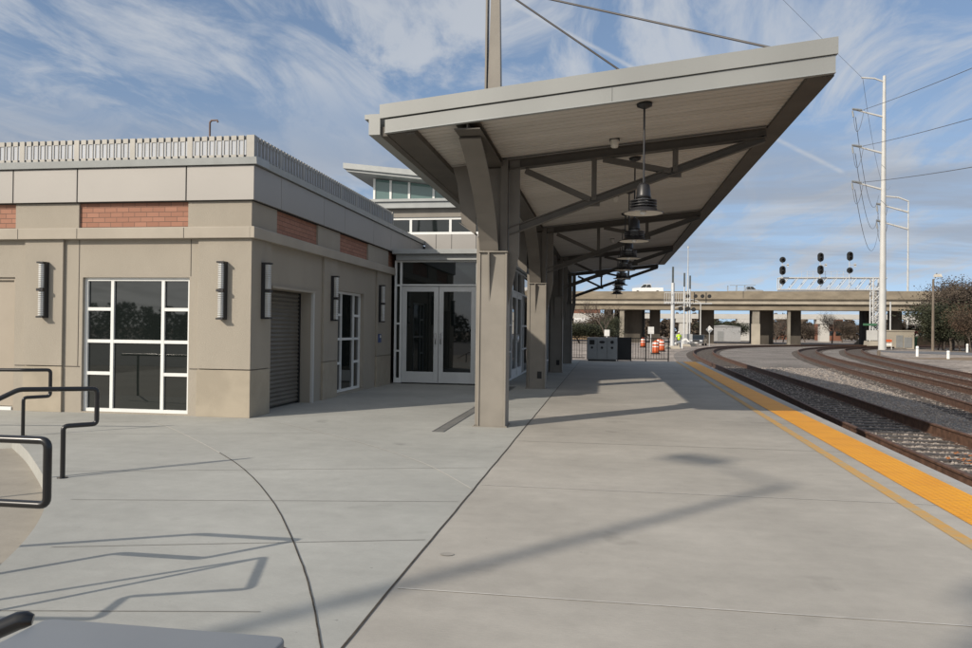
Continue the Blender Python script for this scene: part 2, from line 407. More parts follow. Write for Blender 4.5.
# trench drain
t = thing('trench_drain', 'narrow grey slotted drain set in the plaza beside the front canopy column', 'drain', (-2.15,9.75,0))
mb = MB(); mb.box(-2.23,-2.215,9.75,18.0,.0005,.006); mb.box(-2.085,-2.07,9.75,18.0,.0005,.006); mb.box(-2.215,-2.085,9.75,9.77,.0005,.006); part('frame', mb, M['drain'], t)
mb = MB()
for i in range(200): mb.box(-2.214,-2.086, 9.78+i*.041, 9.80+i*.041, .0005, .005)
part('grate', mb, M['drain'], t)

# yellow strip
def strip(x0, x1, z, y0=-6, y1=YE-.05, k=60):
    m_ = MB(); vs = []
    for i in range(k+1):
        y = y0+(y1-y0)*i/k; vs += [(x0(y),y,z),(x1(y),y,z)]
    m_.add(vs, [(2*i,2*i+1,2*i+3,2*i+2) for i in range(k)]); return m_
o = struct('tactile_strip', strip(lambda y: 2.40+.031*y, lambda y: 2.815+.0345*y, .006), M['tactile'])
struct('painted_line', strip(lambda y: 2.14+.029*y, lambda y: 2.245+.029*y, .0045, k=140), M['faded'])

# ------------------------------------------------------------------ TRACKS
def cat(pts, step=.5):
    P = [Vector((x,y)) for x, y in pts]; dense = [Vector(p) for p in smooth([tuple(p) for p in P], 30)]
    out = [dense[0]]; acc = 0
    for a, b in zip(dense, dense[1:]):
        d = (b-a).length
        while acc + d >= step:
            r = (step-acc)/d; a = a+(b-a)*r; out.append(a.copy()); d = (b-a).length; acc = 0
        acc += d
    return [tuple(p) for p in out]
RZ = -.20
def track(name_label, ctr, group):
    c = cat(ctr)
    t = thing('railway_track', name_label, 'railway track', (c[0][0], c[0][1], G), group=group)
    prof = [(-.07,G+.0),(.07,G+.0),(.07,G+.015),(.012,G+.035),(.012,RZ-.035),(.036,RZ-.028),(.036,RZ-.004),(.028,RZ),(-.028,RZ),(-.036,RZ-.004),(-.036,RZ-.028),(-.012,RZ-.035),(-.012,G+.035),(-.07,G+.015)]
    for sd in (-1, 1):
        line = offset(c, sd*.7525); vs = []; fs = []; k = len(prof)
        for i, p in enumerate(line):
            a = Vector(line[max(i-1,0)]); b = Vector(line[min(i+1,len(line)-1)]); tt = (b-a).normalized(); nn = Vector((-tt.y,tt.x))
            for u, z in prof: vs.append((p[0]+nn.x*u, p[1]+nn.y*u, z))
        for i in range(len(line)-1):
            for j in range(k): fs.append((i*k+j, i*k+(j+1)%k, (i+1)*k+(j+1)%k, (i+1)*k+j))
        m_ = MB(); m_.add(vs, fs); m_.sm = [False]*len(m_.f)
        part('rail', m_, M['rail'], t)
    # ties
    td = MB(); td.box(-1.28,1.28,-.115,.115,-.12,.028); tme = td.mesh('tie'); tme.materials.append(M['tie'])
    vis = [i for i in range(len(c)) if c[i][1] > 5]
    first = vis[:100]; rest = MB()
    for i in range(len(c)-1):
        a = Vector(c[max(i-1,0)]); b = Vector(c[i+1]); ang = math.atan2((b-a).y, (b-a).x) - PI/2 + random.uniform(-.012,.012)
        if i in first:
            o = bpy.data.objects.new('tie', tme); COL.objects.link(o); o.parent = t
            o.location = (c[i][0]-c[0][0], c[i][1]-c[0][1], 0); o.rotation_euler = (0,0,ang)
        elif i > first[-1]:
            ca, sa = math.cos(ang), math.sin(ang)
            def Tf(x, y, z, ca=ca, sa=sa, p=c[i]): return (p[0]+x*ca-y*sa, p[1]+x*sa+y*ca, G+z)
            rest.T = Tf; rest.box(-1.28,1.28,-.115,.115,-.12,.028)
    rest.T = None
    o = part('tie_row', rest, M['tie'], t); o['kind'] = 'stuff'
    return c
c1 = track('rusty curved track running right along the yellow platform edge', [(4.0,-12),(4.35,-3),(4.5,2),(4.78,9.5),(4.98,15),(5.62,26),(6.25,42),(7.1,56),(8.5,68),(10.9,80),(14.2,90),(18.6,98),(25,106),(34,114),(48,122)], 'railway tracks')
c2 = track('middle rusty track curving between the platform track and the far track', [(5.5,-12),(6.9,3),(8.0,12),(9.05,19),(10.6,29),(11.8,38),(13.9,52),(16.4,65),(19.3,77),(23.2,88),(28.6,98),(36,108),(46,118),(60,128)], 'railway tracks')
c3 = track('rusty track farthest from the platform beside the gravel lot and white posts', [(8.6,-5),(10.5,10),(13.1,28),(15.2,40),(19.5,62),(22.6,74),(26.3,86),(31.5,97),(39,108),(50,119),(66,130)], 'railway tracks')
# ballast beds (low mounds between and around the tracks)
mb = MB(); rows = []
for y in [i*2.0 for i in range(-4, 60)]:
    def xc(c):
        return min(c, key=lambda p: abs(p[1]-y))[0]
    l = edgeX(y)+.003 if y < YE else xc(c1)-2.2
    rows.append([(l, y, G+.009), (xc(c1)+2.0, y, G+.009), (xc(c2)+1.9, y, G+.009), (xc(c3)+2.3, y, G+.009)])
vs = [p for r in rows for p in r]
mb.add(vs, [(i*4+j, i*4+j+1, (i+1)*4+j+1, (i+1)*4+j) for i in range(len(rows)-1) for j in range(3)])
struct('ballast_bed', mb, M['ballast'])
M['trackbed'] = gravel_mat('track_bed', (.05,.035,.027), (.17,.125,.10), 16)
for c in (c2, c3): struct('track_bed', ribbon([p for p in c], 1.40, G+.024), M['trackbed'])
# loose stones
st = MB(); rnd = random.Random(3)
def stone(x, y, z, s):
    a = rnd.uniform(0, PI); ca, sa = math.cos(a), math.sin(a); vs = []
    for (u, v, w) in ((-1,-.8,-.5),(1,-1,-.5),(.9,1,-.5),(-1,.8,-.5),(-.6,-.5,.7),(.5,-.7,.9),(.7,.5,.6),(-.4,.6,.8)):
        u *= s*rnd.uniform(.7,1.2); v *= s*rnd.uniform(.6,1.1); vs.append((x+u*ca-v*sa, y+u*sa+v*ca, z+w*s*rnd.uniform(.5,.9)))
    o_ = len(st.v); st.v += vs
    st.f += [tuple(i+o_ for i in f) for f in ((4,5,6,7),(0,1,5,4),(1,2,6,5),(2,3,7,6),(3,0,4,7))]; st.sm += [False]*5
def inb(x, y):
    if x < edgeX(y)+.05 and y < YE: return False
    return True
cnt = 0
while cnt < 42000:
    y = 6.5+34*rnd.random()**1.6; x = rnd.uniform(edgeX(y)+.05, 5+y*.52)
    i = min(range(0, len(c1)), key=lambda k: abs(c1[k][1]-y)) if False else 0
    stone(x, y, G+.014, rnd.uniform(.011,.025)*(1+y*.012)); cnt += 1
struct('ballast_stones', st, M['stone'], 'stuff')
# leaf litter between rails
lf = MB()
for i in range(50):
    cxx, cyy = rnd.choice(((4.9,11.3),(5.0,10.9),(3.05,4.4),(5.1,11.9)));
    if cxx < 4: continue
    x = cxx+rnd.gauss(0,.12); y = cyy+rnd.gauss(0,.12); s = .03; a = rnd.uniform(0,6.28)
    lf.add([(x+s*math.cos(a+q), y+s*math.sin(a+q), G+.06+rnd.uniform(0,.02)) for q in (0,1.4,2.6,4.2)], [(0,1,2,3)])
struct('dry_leaves', lf, M['leaflitter'], 'stuff')
mb = MB(); mb.add([(-200,-90,G+.008),(120,-90,G+.008),(120,-9,G+.008),(-200,-9,G+.008)], [(0,1,2,3)]); struct('added_dark_lot', mb, M['asphalt'])  # unseen asphalt added behind the camera to darken the window reflections
# asphalt lot and crossing at the right
mb = MB(); mb.add([(27.5,78,G+.01),(28,88,G+.01),(37,86,G+.01),(120,72,G+.01),(120,54,G+.01),(34,70,G+.01)][::-1], [(0,1,2,3,4,5)]); struct('road', mb, M['asphalt'])
mb = MB(); mb.add([(21,60,G+.006),(80,36,G+.006),(80,61,G+.006),(33.5,70,G+.006)], [(0,1,2,3)]); struct('dirt_shoulder', mb, M['bark2'])
mb = MB(); mb.add([(37,86.2,G+.012),(140,70,G+.012),(140,96,G+.012),(45,100,G+.012)], [(0,1,2,3)]); struct('dry_grass_verge', mb, M['bark2'])

# ------------------------------------------------------------------ STATION BUILDING
BX, BY = -5.17, 10.55
bd = thing('station_building', 'beige stucco station building with brick insets, metal panel band and glass entrance', 'building', (BX, BY, 0))
def front(u, d, z): return (u, BY+d, z)
def side(u, d, z): return (BX-d, u, z)
def wall_holes(T, u0, u1, z0, z1, holes, d0, d1):
    m_ = MB(T); us = sorted({u0, u1} | {h[0] for h in holes} | {h[1] for h in holes})
    for a, b in zip(us, us[1:]):
        zz = z0
        for h in sorted([h for h in holes if h[0] <= a+1e-6 and h[1] >= b-1e-6], key=lambda h: h[2]):
            if h[2] > zz+1e-4: m_.box(a, b, d0, d1, zz, h[2])
            zz = h[3]
        if z1 > zz+1e-4: m_.box(a, b, d0, d1, zz, z1)
    return m_
WF = (-7.95,-6.18,.02,2.08); DF = (-10.3,-9.12,0,2.08)
part('wall', wall_holes(front, -15.9, BX-.30, 0, 2.66, [WF, DF], .045, .35), M['stucco'], bd)
RD = (11.33,12.98,0,1.96); WS = (14.38,15.99,.05,2.09)
part('wall', wall_holes(side, BY+.045, 18.0, 0, 2.66, [RD, WS], .045, .35), M['stucco'], bd)
# piers: lower part (base) and upper part with a groove at 0.70
def pier(T, u0, u1, d0=0, d1=.0445, z1=2.66):
    m_ = MB(T); m_.box(u0, u1, d0, d1, .715, z1); part('pier', m_, M['stucco'], bd, bevel=.004)
    m_ = MB(T); m_.box(u0, u1, d0, d1, 0, .70); part('pier_base', m_, M['base'], bd, bevel=.004)
pier(front, -6.02, BX); pier(front, -8.92, -8.26); pier(front, -12.2,-11.4)
for a, b in ((BY+.0446, 11.22),(13.5, 14.25),(16.85, 18.0)): pier(side, a, b)
# groove lines on wall fields
m_ = MB(front); m_.box(-8.24,-7.98,.040,.0452,.70,.712); m_.box(-6.16,-6.03,.040,.0452,.70,.712); m_.box(-9.10,-8.93,.040,.0452,.70,.712)
m_.box(-8.02,-8.012,.040,.0452,.715,2.655); m_.box(-6.165,-6.157,.040,.0452,2.1,2.655)
part('groove', m_, M['groove'], bd)
# ledge
m_ = MB(); z0, z1 = 2.66, 2.83
m_.prism([(BY-.07,z0),(BY-.07,z1-.01),(BY-.055,z1),(BY+.3,z1),(BY+.3,z0)], 'x', -15.9, BX)
m_.prism([(BX+.07,z0),(BX+.07,z1-.01),(BX+.055,z1),(BX,z1),(BX,z0)][::-1], 'y', BY-.07, 18.35)
m_.box(-5.5, BX, BY+.3, 18.35, z0, z1)
part('ledge', m_, M['stucco2'], bd, bevel=.006)
m_ = MB()
for u in (-8.99,-7.98,-6.22): m_.box(u-.004,u+.004,BY-.072,BY-.069,z0+.003,z1-.012)
part('ledge_seam', m_, M['seam'], bd)
# upper zone stucco and brick
m_ = MB(front)
for a, b in ((-9.1,-8.01),(-6.2,BX-.015),(-15.9,-12.0)): part('upper_wall', MB(front).box(a, b, .015, .3, 2.83, 3.215), M['stucco'], bd)
m_ = MB(side)
for a, b in ((BY+.30,11.44),(13.2,14.36),(16.17,17.75),(18.6,21.0)): part('upper_wall', MB(side).box(a, b, .015, .3, 2.83, 3.215), M['stucco'], bd)
for a, b in ((-12.0,-9.1),(-8.01,-6.2)):
    m_ = MB(front); m_.box(a, b, .05, .3, 2.83, 3.215); part('brick_panel', m_, M['brick'], bd)
for a, b in ((11.44,13.2),(14.36,16.17),(17.75,18.6)):
    m_ = MB(side); m_.box(a, b, .05, .3, 2.83, 3.215); part('brick_panel', m_, M['brick'], bd)
# metal panels
zp0, zp1 = 3.225, 3.735
for a, b in ((-15.8,-12.01),(-12.0,-9.11),(-9.10,-8.01),(-8.0,-6.21),(-6.20,BX+.045)):
    m_ = MB(front); m_.box(a+.004, b-.004, -.045, .2, zp0, zp1); part('metal_panel', m_, M['alupanel'], bd, bevel=.004)
for a, b in ((BY-.04,11.46),(11.46,13.33),(13.33,14.46),(14.46,16.37),(16.37,17.75),(17.75,19.6),(19.6,21.0)):
    m_ = MB(side); m_.box(a+.006, b-.004, -.0455, .2, zp0+.001, zp1); part('metal_panel', m_, M['alupanel'], bd, bevel=.004)
m_ = MB(); m_.box(-15.9,BX+.02,BY-.02,BY+.3,3.2155,3.7355); m_.box(BX-.3,BX+.02,BY+.3,21,3.2155,3.7355); part('panel_backing', m_, M['seam'], bd)
# coping
m_ = MB(); m_.prism([(BY-.085,3.745),(BY-.10,3.84),(BY-.04,3.86),(BY+.35,3.86),(BY+.35,3.745)], 'x', -15.9, BX+.10)
m_.prism([(BX+.085,3.745),(BX+.10,3.84),(BX+.04,3.8595),(BX-.3,3.8595),(BX-.3,3.745)][::-1], 'y', BY+.3505, 21.0)
part('coping', m_, M['coping'], bd)
m_ = MB(); m_.box(-15.9,-5.2,BY+.34,40,3.5,3.74); part('roof', m_, M['asphalt'], bd)
m_ = MB(); m_.box(-15.9,-15.6,BY+.36,40,-.3,3.6); m_.box(-15.59,-2.6,39.7,40,-.3,3.6); part('rear_wall', m_, M['stucco'], bd)

def window(T, u0, u1, z0, z1, vs, hs, fm, gm, d=.06, w=.055, mid=None, name='window', parent=bd):
    """vs: interior mullion u list; hs: list of (u0,u1,z) transoms"""
    f = MB(T); dd = (d, d+.07)
    f.box(u0, u0+w, *dd, z0, z1); f.box(u1-w, u1, *dd, z0, z1); f.box(u0+w, u1-w, *dd, z0, z0+w); f.box(u0+w, u1-w, *dd, z1-w, z1)
    for v in vs: f.box(v-w/2, v+w/2, d+.002, d+.068, z0+w, z1-w)
    for a, b, z in hs: f.box(a, b, d+.004, d+.066, z-w/2, z+w/2)
    p = MB(T); p.box(u0+w*.5, u1-w*.5, d+.035, d+.045, z0+w*.5, z1-w*.5)
    fo = part(name, f, fm, parent); part('pane', p, gm, fo)
    return fo
def grid3(T, W, **k):
    u0, u1, z0, z1 = W; w = .05; a = u0+(u1-u0)*.262; b = u0+(u1-u0)*.738; hs = []
    for f_ in (.235,.475,.715):
        z = z0+(z1-z0)*(1-f_); hs += [(u0+w, a-w/2, z), (b+w/2, u1-w, z)]
    hs.append((a+w/2, b-w/2, z0+(z1-z0)*.525))
    return window(T, u0, u1, z0, z1, [a, b], hs, M['white'], M['glass'], w=w, **k)
grid3(front, WF, d=.10); grid3(side, WS, d=.12)
# beige service door
m_ = MB(front); m_.box(-10.25,-9.17,.12,.17,.06,2.03); m_.box(-9.165,-9.122,.08,.18,.0,2.078); m_.box(-10.25,-9.166,.08,.18,2.035,2.078)
dr = part('door', m_, M['doorbeige'], bd)
m_ = MB(front); m_.box(-10.25,-9.17,.06,.16,0,.05); part('sill', m_, M['white'], dr)
# roll up shutter
m_ = MB(side); u0, u1, z0, z1 = RD
for i in range(27):
    z = .03+i*.071; m_.add([(u0, .27, z),(u1-.02, .27, z),(u1-.02, .245, z+.035),(u0, .245, z+.035),(u0,.27,z+.07),(u1-.02,.27,z+.07)], [(0,1,2,3),(3,2,5,4)])
sh = part('shutter', m_, M['shutter'], bd)
m_ = MB(side); m_.box(u1-.05, u1-.001, .235, .30, 0, 1.95); part('guide_rail', m_, M['blackmatte'], sh)
m_ = MB(side); m_.box(u1-.001, u1+.0, .0, .0, 0, 0); 
m_ = MB(side); m_.box(u1+.002, u1+.055, -.004, .044, 0, 1.97); part('corner_guard', m_, M['polewhite'], sh)
m_ = MB(side); m_.box(u0-.06, u1+.1, -.01, .0445, 1.965, 2.0); part('lintel_trim', m_, M['stucco2'], bd)

# vestibule front at Y=18.1
VY = 18.1
def vest(u, d, z): return (u, VY+d, z)
XR = -2.45
vf = MB(vest)
W_ = .055
def fr(m_, a, b, z0, z1, d0=0, d1=.1): m_.box(a, b, d0, d1, z0, z1)
dz0, dz1, ztr0, ztr1 = .02, 2.36, 2.44, 2.98
m_ = MB(vest)
for a in (-5.12, -4.985): fr(m_, a, a+.05, .02, 2.98)
for a in (-3.09, -2.90, XR-.08): fr(m_, a, a+.05, .02, 2.98)
fr(m_, -5.12, XR, 2.98, 3.02, .001, .099)
fr(m_, -4.935, -3.09, 2.40, 2.44, .002, .098)
for z in (2.39, 1.45, .78): fr(m_, -5.07, -4.985, z, z+.045, .002, .098); fr(m_, -3.04, -2.90, z, z+.045, .002, .098); fr(m_, -2.85, XR-.08, z, z+.045, .002, .098)
fr(m_, -5.07,-4.985,.02,.14,.003,.097); fr(m_, -3.04,-2.90,.02,.14,.003,.097); fr(m_, -2.85,XR-.08,.02,.14,.003,.097)
cw = part('entrance_glazing', m_, M['white'], bd)
m_ = MB(vest); m_.box(-5.1,-4.96,.05,.06,.06,3.0); m_.box(-4.96,-3.07,.05,.06,2.42,3.0); m_.box(-3.07,XR-.04,.05,.06,.06,3.0); part('pane', m_, M['glass'], cw)
for (a, b, hs) in ((-4.93,-4.018,1),(-4.008,-3.095,-1)):
    m_ = MB(vest); sw = .115
    m_.box(a, a+sw, .03, .08, .03, 2.39); m_.box(b-sw, b, .03, .08, .03, 2.39); m_.box(a+sw, b-sw, .03, .08, .03, .30); m_.box(a+sw, b-sw, .03, .08, 2.26, 2.39)
    d_ = part('door', m_, M['greyframe'], bd, bevel=.004)
    m_ = MB(vest); m_.box(a+sw-.01, b-sw+.01, .052, .06, .29, 2.27); part('pane', m_, M['glass'], d_)
    hx = (b-.06) if hs == 1 else (a+.06)
    m_ = MB(); m_.tube([(hx,VY+.03,.98),(hx,VY-.03,1.0),(hx,VY-.03,1.22),(hx,VY+.03,1.24)], .012, 8); part('handle', m_, M['chrome'], d_)
m_ = MB(vest); m_.box(-5.06,-3.0,-.12,.15,3.02,3.16); m_.box(-5.12,XR+.08,-.26,.15,3.16,3.27); m_.box(-3.0,XR+.02,-.12,.15,3.02,3.16)
part('entrance_ledge', m_, M['coping'], bd, bevel=.006)
# vestibule side wall along X=XR
def vside(u, d, z): return (XR-d, u, z)
m_ = MB(vside)
Y0 = VY+.1
posts = [Y0, 20.0, 20.12, 21.35, 22.6, 23.1, 25.2, 27.3, 29.4, 31.5, 33.6]
for p in posts: m_.box(p, p+.06, 0, .1, 0, 3.0)
for z in (.02, 2.38, 2.98):
    m_.box(Y0+.06, 33.6, .003, .097, z, z+.05)
for z in (.75, 1.45):
    for a, b in ((Y0+.06,20.0),(22.66,23.1),(23.16,25.2),(25.26,27.3),(27.36,29.4),(29.46,31.5)): m_.box(a, b, .003, .097, z, z+.045)
sg = part('side_glazing', m_, M['greyframe'], bd)
m_ = MB(vside); m_.box(Y0+.03, 33.6, .05, .06, .05, 3.0); part('pane', m_, M['glass'], sg)
for a, b in ((20.18,21.34),(21.42,22.59)):
    m_ = MB(vside); m_.box(a, a+.1, .01, .06-.012, .03, 2.375); m_.box(b-.1, b, .01, .048, .03, 2.375); m_.box(a+.1, b-.1, .01, .048, .03, .28); m_.box(a+.1, b-.1, .01, .048, 2.24, 2.375)
    d_ = part('door', m_, M['greyframe'], bd)
    hx = b-.05 if a < 21 else a+.05
    m_ = MB(); m_.tube([(XR-.03,hx,.98),(XR+.03,hx,1.0),(XR+.03,hx,1.22),(XR-.03,hx,1.24)], .012, 8); part('handle', m_, M['chrome'], d_)
m_ = MB(vside); m_.box(Y0+.051, 33.66, -.08, .2, 3.02, 3.27); m_.box(33.66, 39.7, 0, .3, 0, 3.27); part('side_ledge', m_, M['coping'], bd)
m_ = MB(); m_.box(-5.4, XR-.1, VY+.15, 39.7, 3.2, 3.262); part('entrance_roof', m_, M['asphalt'], bd)
# floor inside dark
# raised clerestory volume at Y=21
m_ = MB()
UY = 21.0; UX0, UX1 = -12.0, -2.80
m_.box(BX+.11, UX1, UY, UY+.3, 3.27, 4.03); m_.box(UX0, BX+.109, UY+.001, UY+.3, 3.75, 4.03)
part('upper_wall', m_, M['alupanel'], bd)
m_ = MB()
for x in (-4.75, -4.3, -3.6): m_.box(x-.006, x+.006, UY-.003, UY+.01, 3.27, 4.03)
part('panel_seam', m_, M['seam'], bd)
def uf(u, d, z): return (u, UY+d, z)
window(uf, UX0+.1, UX1, 4.03, 4.52, [-10.2,-8.6,-7.0,-5.5,-4.35,-3.2], [], M['white'], M['glass'], d=.04, w=.07)
m_ = MB(); m_.box(UX0, UX1, UY-.0, UY+.3, 4.52, 4.76); part('clerestory_band', m_, M['taupe'], bd)
m_ = MB(); m_.box(UX0-.2, UX1+.02, UY-.18, UY+2.4, 4.76, 4.93); m_.box(UX0-.25, UX1+.03, UY-.24, UY+2.4, 4.935, 5.01); part('clerestory_ledge', m_, M['coping'], bd)
m_ = MB(); m_.box(UX1-.3, UX1-.001, UY+.3, 30, 3.27, 4.76); m_.box(UX0+.001,UX0+.3,UY+.3,30,3.7,4.76); part('upper_side_wall', m_, M['alupanel'], bd)
# top clerestory with mono pitch roof at Y=23.5
TY = 23.5; TX0, TX1 = -7.40, -3.0
def tz(x): return 6.16-.118*(x-TX0)
m_ = MB(); 
for x in (TX0, -6.86, -6.25, -5.45, -4.85, -4.35, -3.75, TX1-.06):
    m_.prism([(x,5.02),(x+.07,5.02),(x+.07,tz(x+.07)),(x,tz(x))], 'y', TY, TY+.08)
m_.box(TX0+.07, TX1-.06, TY+.002, TY+.078, 5.3, 5.46)
f_ = part('window', m_, M['white'], bd)
m_ = MB(); m_.prism([(TX0+.04,5.02),(TX1-.03,5.02),(TX1-.03,tz(TX1)-.01),(TX0+.04,tz(TX0+.04)-.01)], 'y', TY+.03, TY+.04); part('pane', m_, M['glass2'], f_)
m_ = MB(); m_.box(TX0,TX0+.1,TY+.08,29,5.02,5.3); m_.prism([(TY+.08,5.3),(29,5.3),(29,6.14),(TY+.08,6.14)], 'x', TX0, TX0+.08); part('clerestory_side', m_, M['glass2'], bd)
m_ = MB(); x0, x1 = -8.15, -2.9
m_.prism([(x0, tz(x0)+.10),(x0,tz(x0)+.27),(x1,tz(x1)+.27),(x1,tz(x1)+.10)], 'y', TY-.75, 29.5)
m_.prism([(x0+.08, tz(x0)+.02),(x0+.08,tz(x0)+.099),(x1,tz(x1)+.099),(x1,tz(x1)+.001)], 'y', TY-.67, 29.4)
part('clerestory_roof', m_, M['coping'], bd)

# roof railing
rr = thing('roof_railing', 'low slotted grey metal railing along the edge of the beige flat roof', 'railing', (BX, BY, 3.86))
def rail_run(T, u0, u1, solid):
    lt = MB(T); dk = MB(T); p = .117; k = int((u1-u0)/p); z0, z1 = 3.862, 4.18
    for i in range(k):
        a = u0+i*p; b = a+p-.034
        if i % 8 in solid: lt.box(a, b, 0, .022, z0, z1)
        else:
            lt.box(a, a+.008, 0, .022, z0+.035, z1-.07); lt.box(b-.008, b, 0, .022, z0+.035, z1-.07)
            lt.box(a, b, 0, .022, z1-.07, z1); lt.box(a, b, 0, .022, z0, z0+.035)
        dk.box(b, a+p, .024, .045, z0, z1-.004)
    fl = MB(T); fl.box(u0, u1, .010, .014, z0+.03, z1-.065)
    return lt, dk, fl
lt, dk, fl = rail_run(lambda u, d, z: (u, BY-.03+d, z), -15.8, BX-.1, (2,)); part('infill', fl, M['infill'], rr)
part('post', MB().box(BX-.09,BX+.03,BY-.031,BY-.001,3.862,4.185), M['railing'], rr)
part('railing_panel', lt, M['railing'], rr); part('groove_bar', dk, M['groovebar'], rr)
lt, dk, fl = rail_run(lambda u, d, z: (BX+.03-d, u, z), BY+.06, 17.9, (7,)); part('infill', fl, M['infill'], rr)
part('railing_panel', lt, M['railing'], rr); part('groove_bar', dk, M['groovebar'], rr)
part('post', MB().box(BX-.05,BX+.03,BY+.0,BY+.055,3.862,4.185), M['railing'], rr); part('post', MB().box(BX-.05,BX+.035,17.9,17.98,3.862,4.19), M['railing'], rr)
m_ = MB(); m_.box(-15.8,BX-.06,BY+.03,BY+.045,3.89,3.93); m_.box(-15.8,BX-.06,BY+.03,BY+.045,4.12,4.15); part('rail_bar', m_, M['railing'], rr)

# rooftop bits
m_ = MB(); X_, Y_ = at(207,20)[:2]; m_.tube([(X_,Y_,3.74),(X_,Y_,zpx(122,207,20)),(X_+.05,Y_,zpx(120,207,20)),(X_+.22,Y_,zpx(120,207,20)),(X_+.24,Y_,zpx(122,207,20))], .028, 8)
single('vent_pipe', m_, M['rust'], 'tall thin rusty gooseneck pipe rising behind the roof railing', 'pipe')
X_, Y_ = at(58,15)[:2]; m_ = MB(); zv = zpx(140.5,58,15); m_.tube([(X_,Y_,3.74),(X_,Y_,zv-.07)], .05, 8); m_.lathe(X_,Y_,[(.001,zv),(.10,zv-.05),(.10,zv-.12),(.04,zv-.12)],12)
single('roof_vent', m_, M['rust'], 'short rust red capped vent just showing above the roof railing', 'vent')

# wall sconces
def sconce_proto():
    t = thing('wall_sconce', '', 'wall lamp', (0,0,0), group='ribbed black wall sconces on the stucco piers')
    m_ = MB(); m_.box(-.045,.045,-.05,0,-.43,.43); m_.box(-.055,.055,-.135,-.05,.405,.43); m_.box(-.055,.055,-.135,-.05,-.43,-.405); m_.box(-.055,.055,-.135,-.05,-.02,.02)
    m_.box(.046,.056,-.085,-.0,-.43,.43); m_.box(-.056,-.046,-.06,-.0,-.43,.43)
    part('housing', m_, M['lampblack'], t)
    for s in (-1, 1):
        m_ = MB()
        for i in range(12):
            z = s*.035+s*i*.031
            m_.prism([(-.044,-.05),(-.044,-.105),(-.02,-.128),(.02,-.128),(.044,-.105),(.044,-.05)], 'z', min(z, z+s*.018), max(z, z+s*.018))
        part('louvre', m_, M['lampmetal'], t)
    m_ = MB(); m_.prism([(-.03,-.05),(-.03,-.10),(.03,-.10),(.03,-.05)], 'z', .022, .404); m_.prism([(-.03,-.05),(-.03,-.10),(.03,-.10),(.03,-.05)], 'z', -.404, -.022); part('diffuser', m_, M['lampwhite'], t)
    return t
sp = sconce_proto()
locs = [((-5.60,BY-.001,1.88),0,'ribbed wall sconce on the sunlit corner pier right of the tall white window'),
        ((-8.55,BY-.001,1.88),0,'ribbed wall sconce on the sunlit pier left of the tall white window'),
        ((BX+.001,10.93,1.90),PI/2,'shaded wall sconce on the corner pier left of the roll-up shutter'),
        ((BX+.001,13.9,1.91),PI/2,'shaded wall sconce between the roll-up shutter and the side window'),
        ((BX+.001,17.0,1.92),PI/2,'shaded wall sconce nearest the entrance doors, above a small blue plate')]
for i, (l, rz, lab) in enumerate(locs):
    o = sp if i == 0 else copy_tree(sp)
    o.location = l; o.rotation_euler = (0,0,rz); o['label'] = lab
m_ = MB(); m_.box(BX+.002,BX+.03,16.93,17.1,1.02,1.22); t = thing('notice_plate','small dark blue plate on the pier below the sconce nearest the doors','sign',(BX+.002,17.0,1.12)); part('plate',m_,M['sticker'],t)
m_ = MB(); m_.box(BX+.031,BX+.033,16.97,17.06,1.13,1.19); part('symbol', m_, M['white'], t)

# ------------------------------------------------------------------ CANOPY
YF, YB = 8.45, 31.7; XL, XRt = -2.53, 2.35; SL = .1025
def uz(x): return 4.11-SL*(XRt-x)     # underside of deck edge
CY_ = [10.45, 17.5, 24.45, 31.25]
cn = thing('platform_canopy', 'long grey steel platform canopy with sloping roof, trusses, columns and a cable mast', 'canopy', (-1.55, 10.45, 0))
# ribbed deck: real corrugation in Y
m_ = MB(); p = .15; y = YF+.06
vs = []; 
prof = []
while y < YB-.02:
    prof += [(y,.03),(y+.10,.03),(y+.112,.055),(y+.138,.055)]; y += p
for (yy, h) in prof: vs += [(XL+.02,yy,uz(XL+.02)+h),(XRt-.02,yy,uz(XRt-.02)+h)]
m_.add(vs, [(2*i,2*i+1,2*i+3,2*i+2) for i in range(len(prof)-1)])
part('roof_deck', m_, M['deck'], cn)
m_ = MB(); m_.prism([(XL,uz(XL)+.09),(XL,uz(XL)+.30),(XRt,uz(XRt)+.34),(XRt,uz(XRt)+.09)], 'y', YF+.04, YB)
part('roof_top', m_, M['fascia'], cn)
# front fascia: upper and lower bands with a seam
m_ = MB()
m_.prism([(XL,uz(XL)),(XL,uz(XL)+.148),(XRt+.02,uz(XRt)+.178),(XRt+.02,uz(XRt))], 'y', YF, YF+.05)
m_.prism([(XL-.06,uz(XL)+.156),(XL-.06,uz(XL)+.315),(XRt+.04,uz(XRt)+.365),(XRt+.04,uz(XRt)+.186)], 'y', YF-.022, YF+.05)
part('fascia', m_, M['fascia'], cn)
m_ = MB(); m_.prism([(XL,uz(XL)+.148),(XL,uz(XL)+.156),(XRt+.01,uz(XRt)+.186),(XRt+.01,uz(XRt)+.178)], 'y', YF+.01, YF+.05); 
for x in (.05,): m_.box(x-.002,x+.002,YF-.001,YF+.01,uz(x)+.004,uz(x)+.155)
part('fascia_seam', m_, M['seam'], cn)
m_ = MB(); m_.prism([(XL,uz(XL)-.012),(XL,uz(XL)-.001),(XRt+.02,uz(XRt)-.001),(XRt+.02,uz(XRt)-.012)], 'y', YF-.015, YF+.05); part('drip_edge', m_, M['coping'], cn)
# right eave channel
m_ = MB(); m_.prism([(XRt-.24,uz(XRt-.24)-.01),(XRt-.24,uz(XRt-.24)+.03),(XRt,uz(XRt)+.03),(XRt,uz(XRt)-.03)], 'y', YF+.05, YB); m_.box(XRt,XRt+.02,YF+.05,YB,uz(XRt)-.03,uz(XRt)+.34)
part('eave_beam', m_, M['steeldark'], cn)
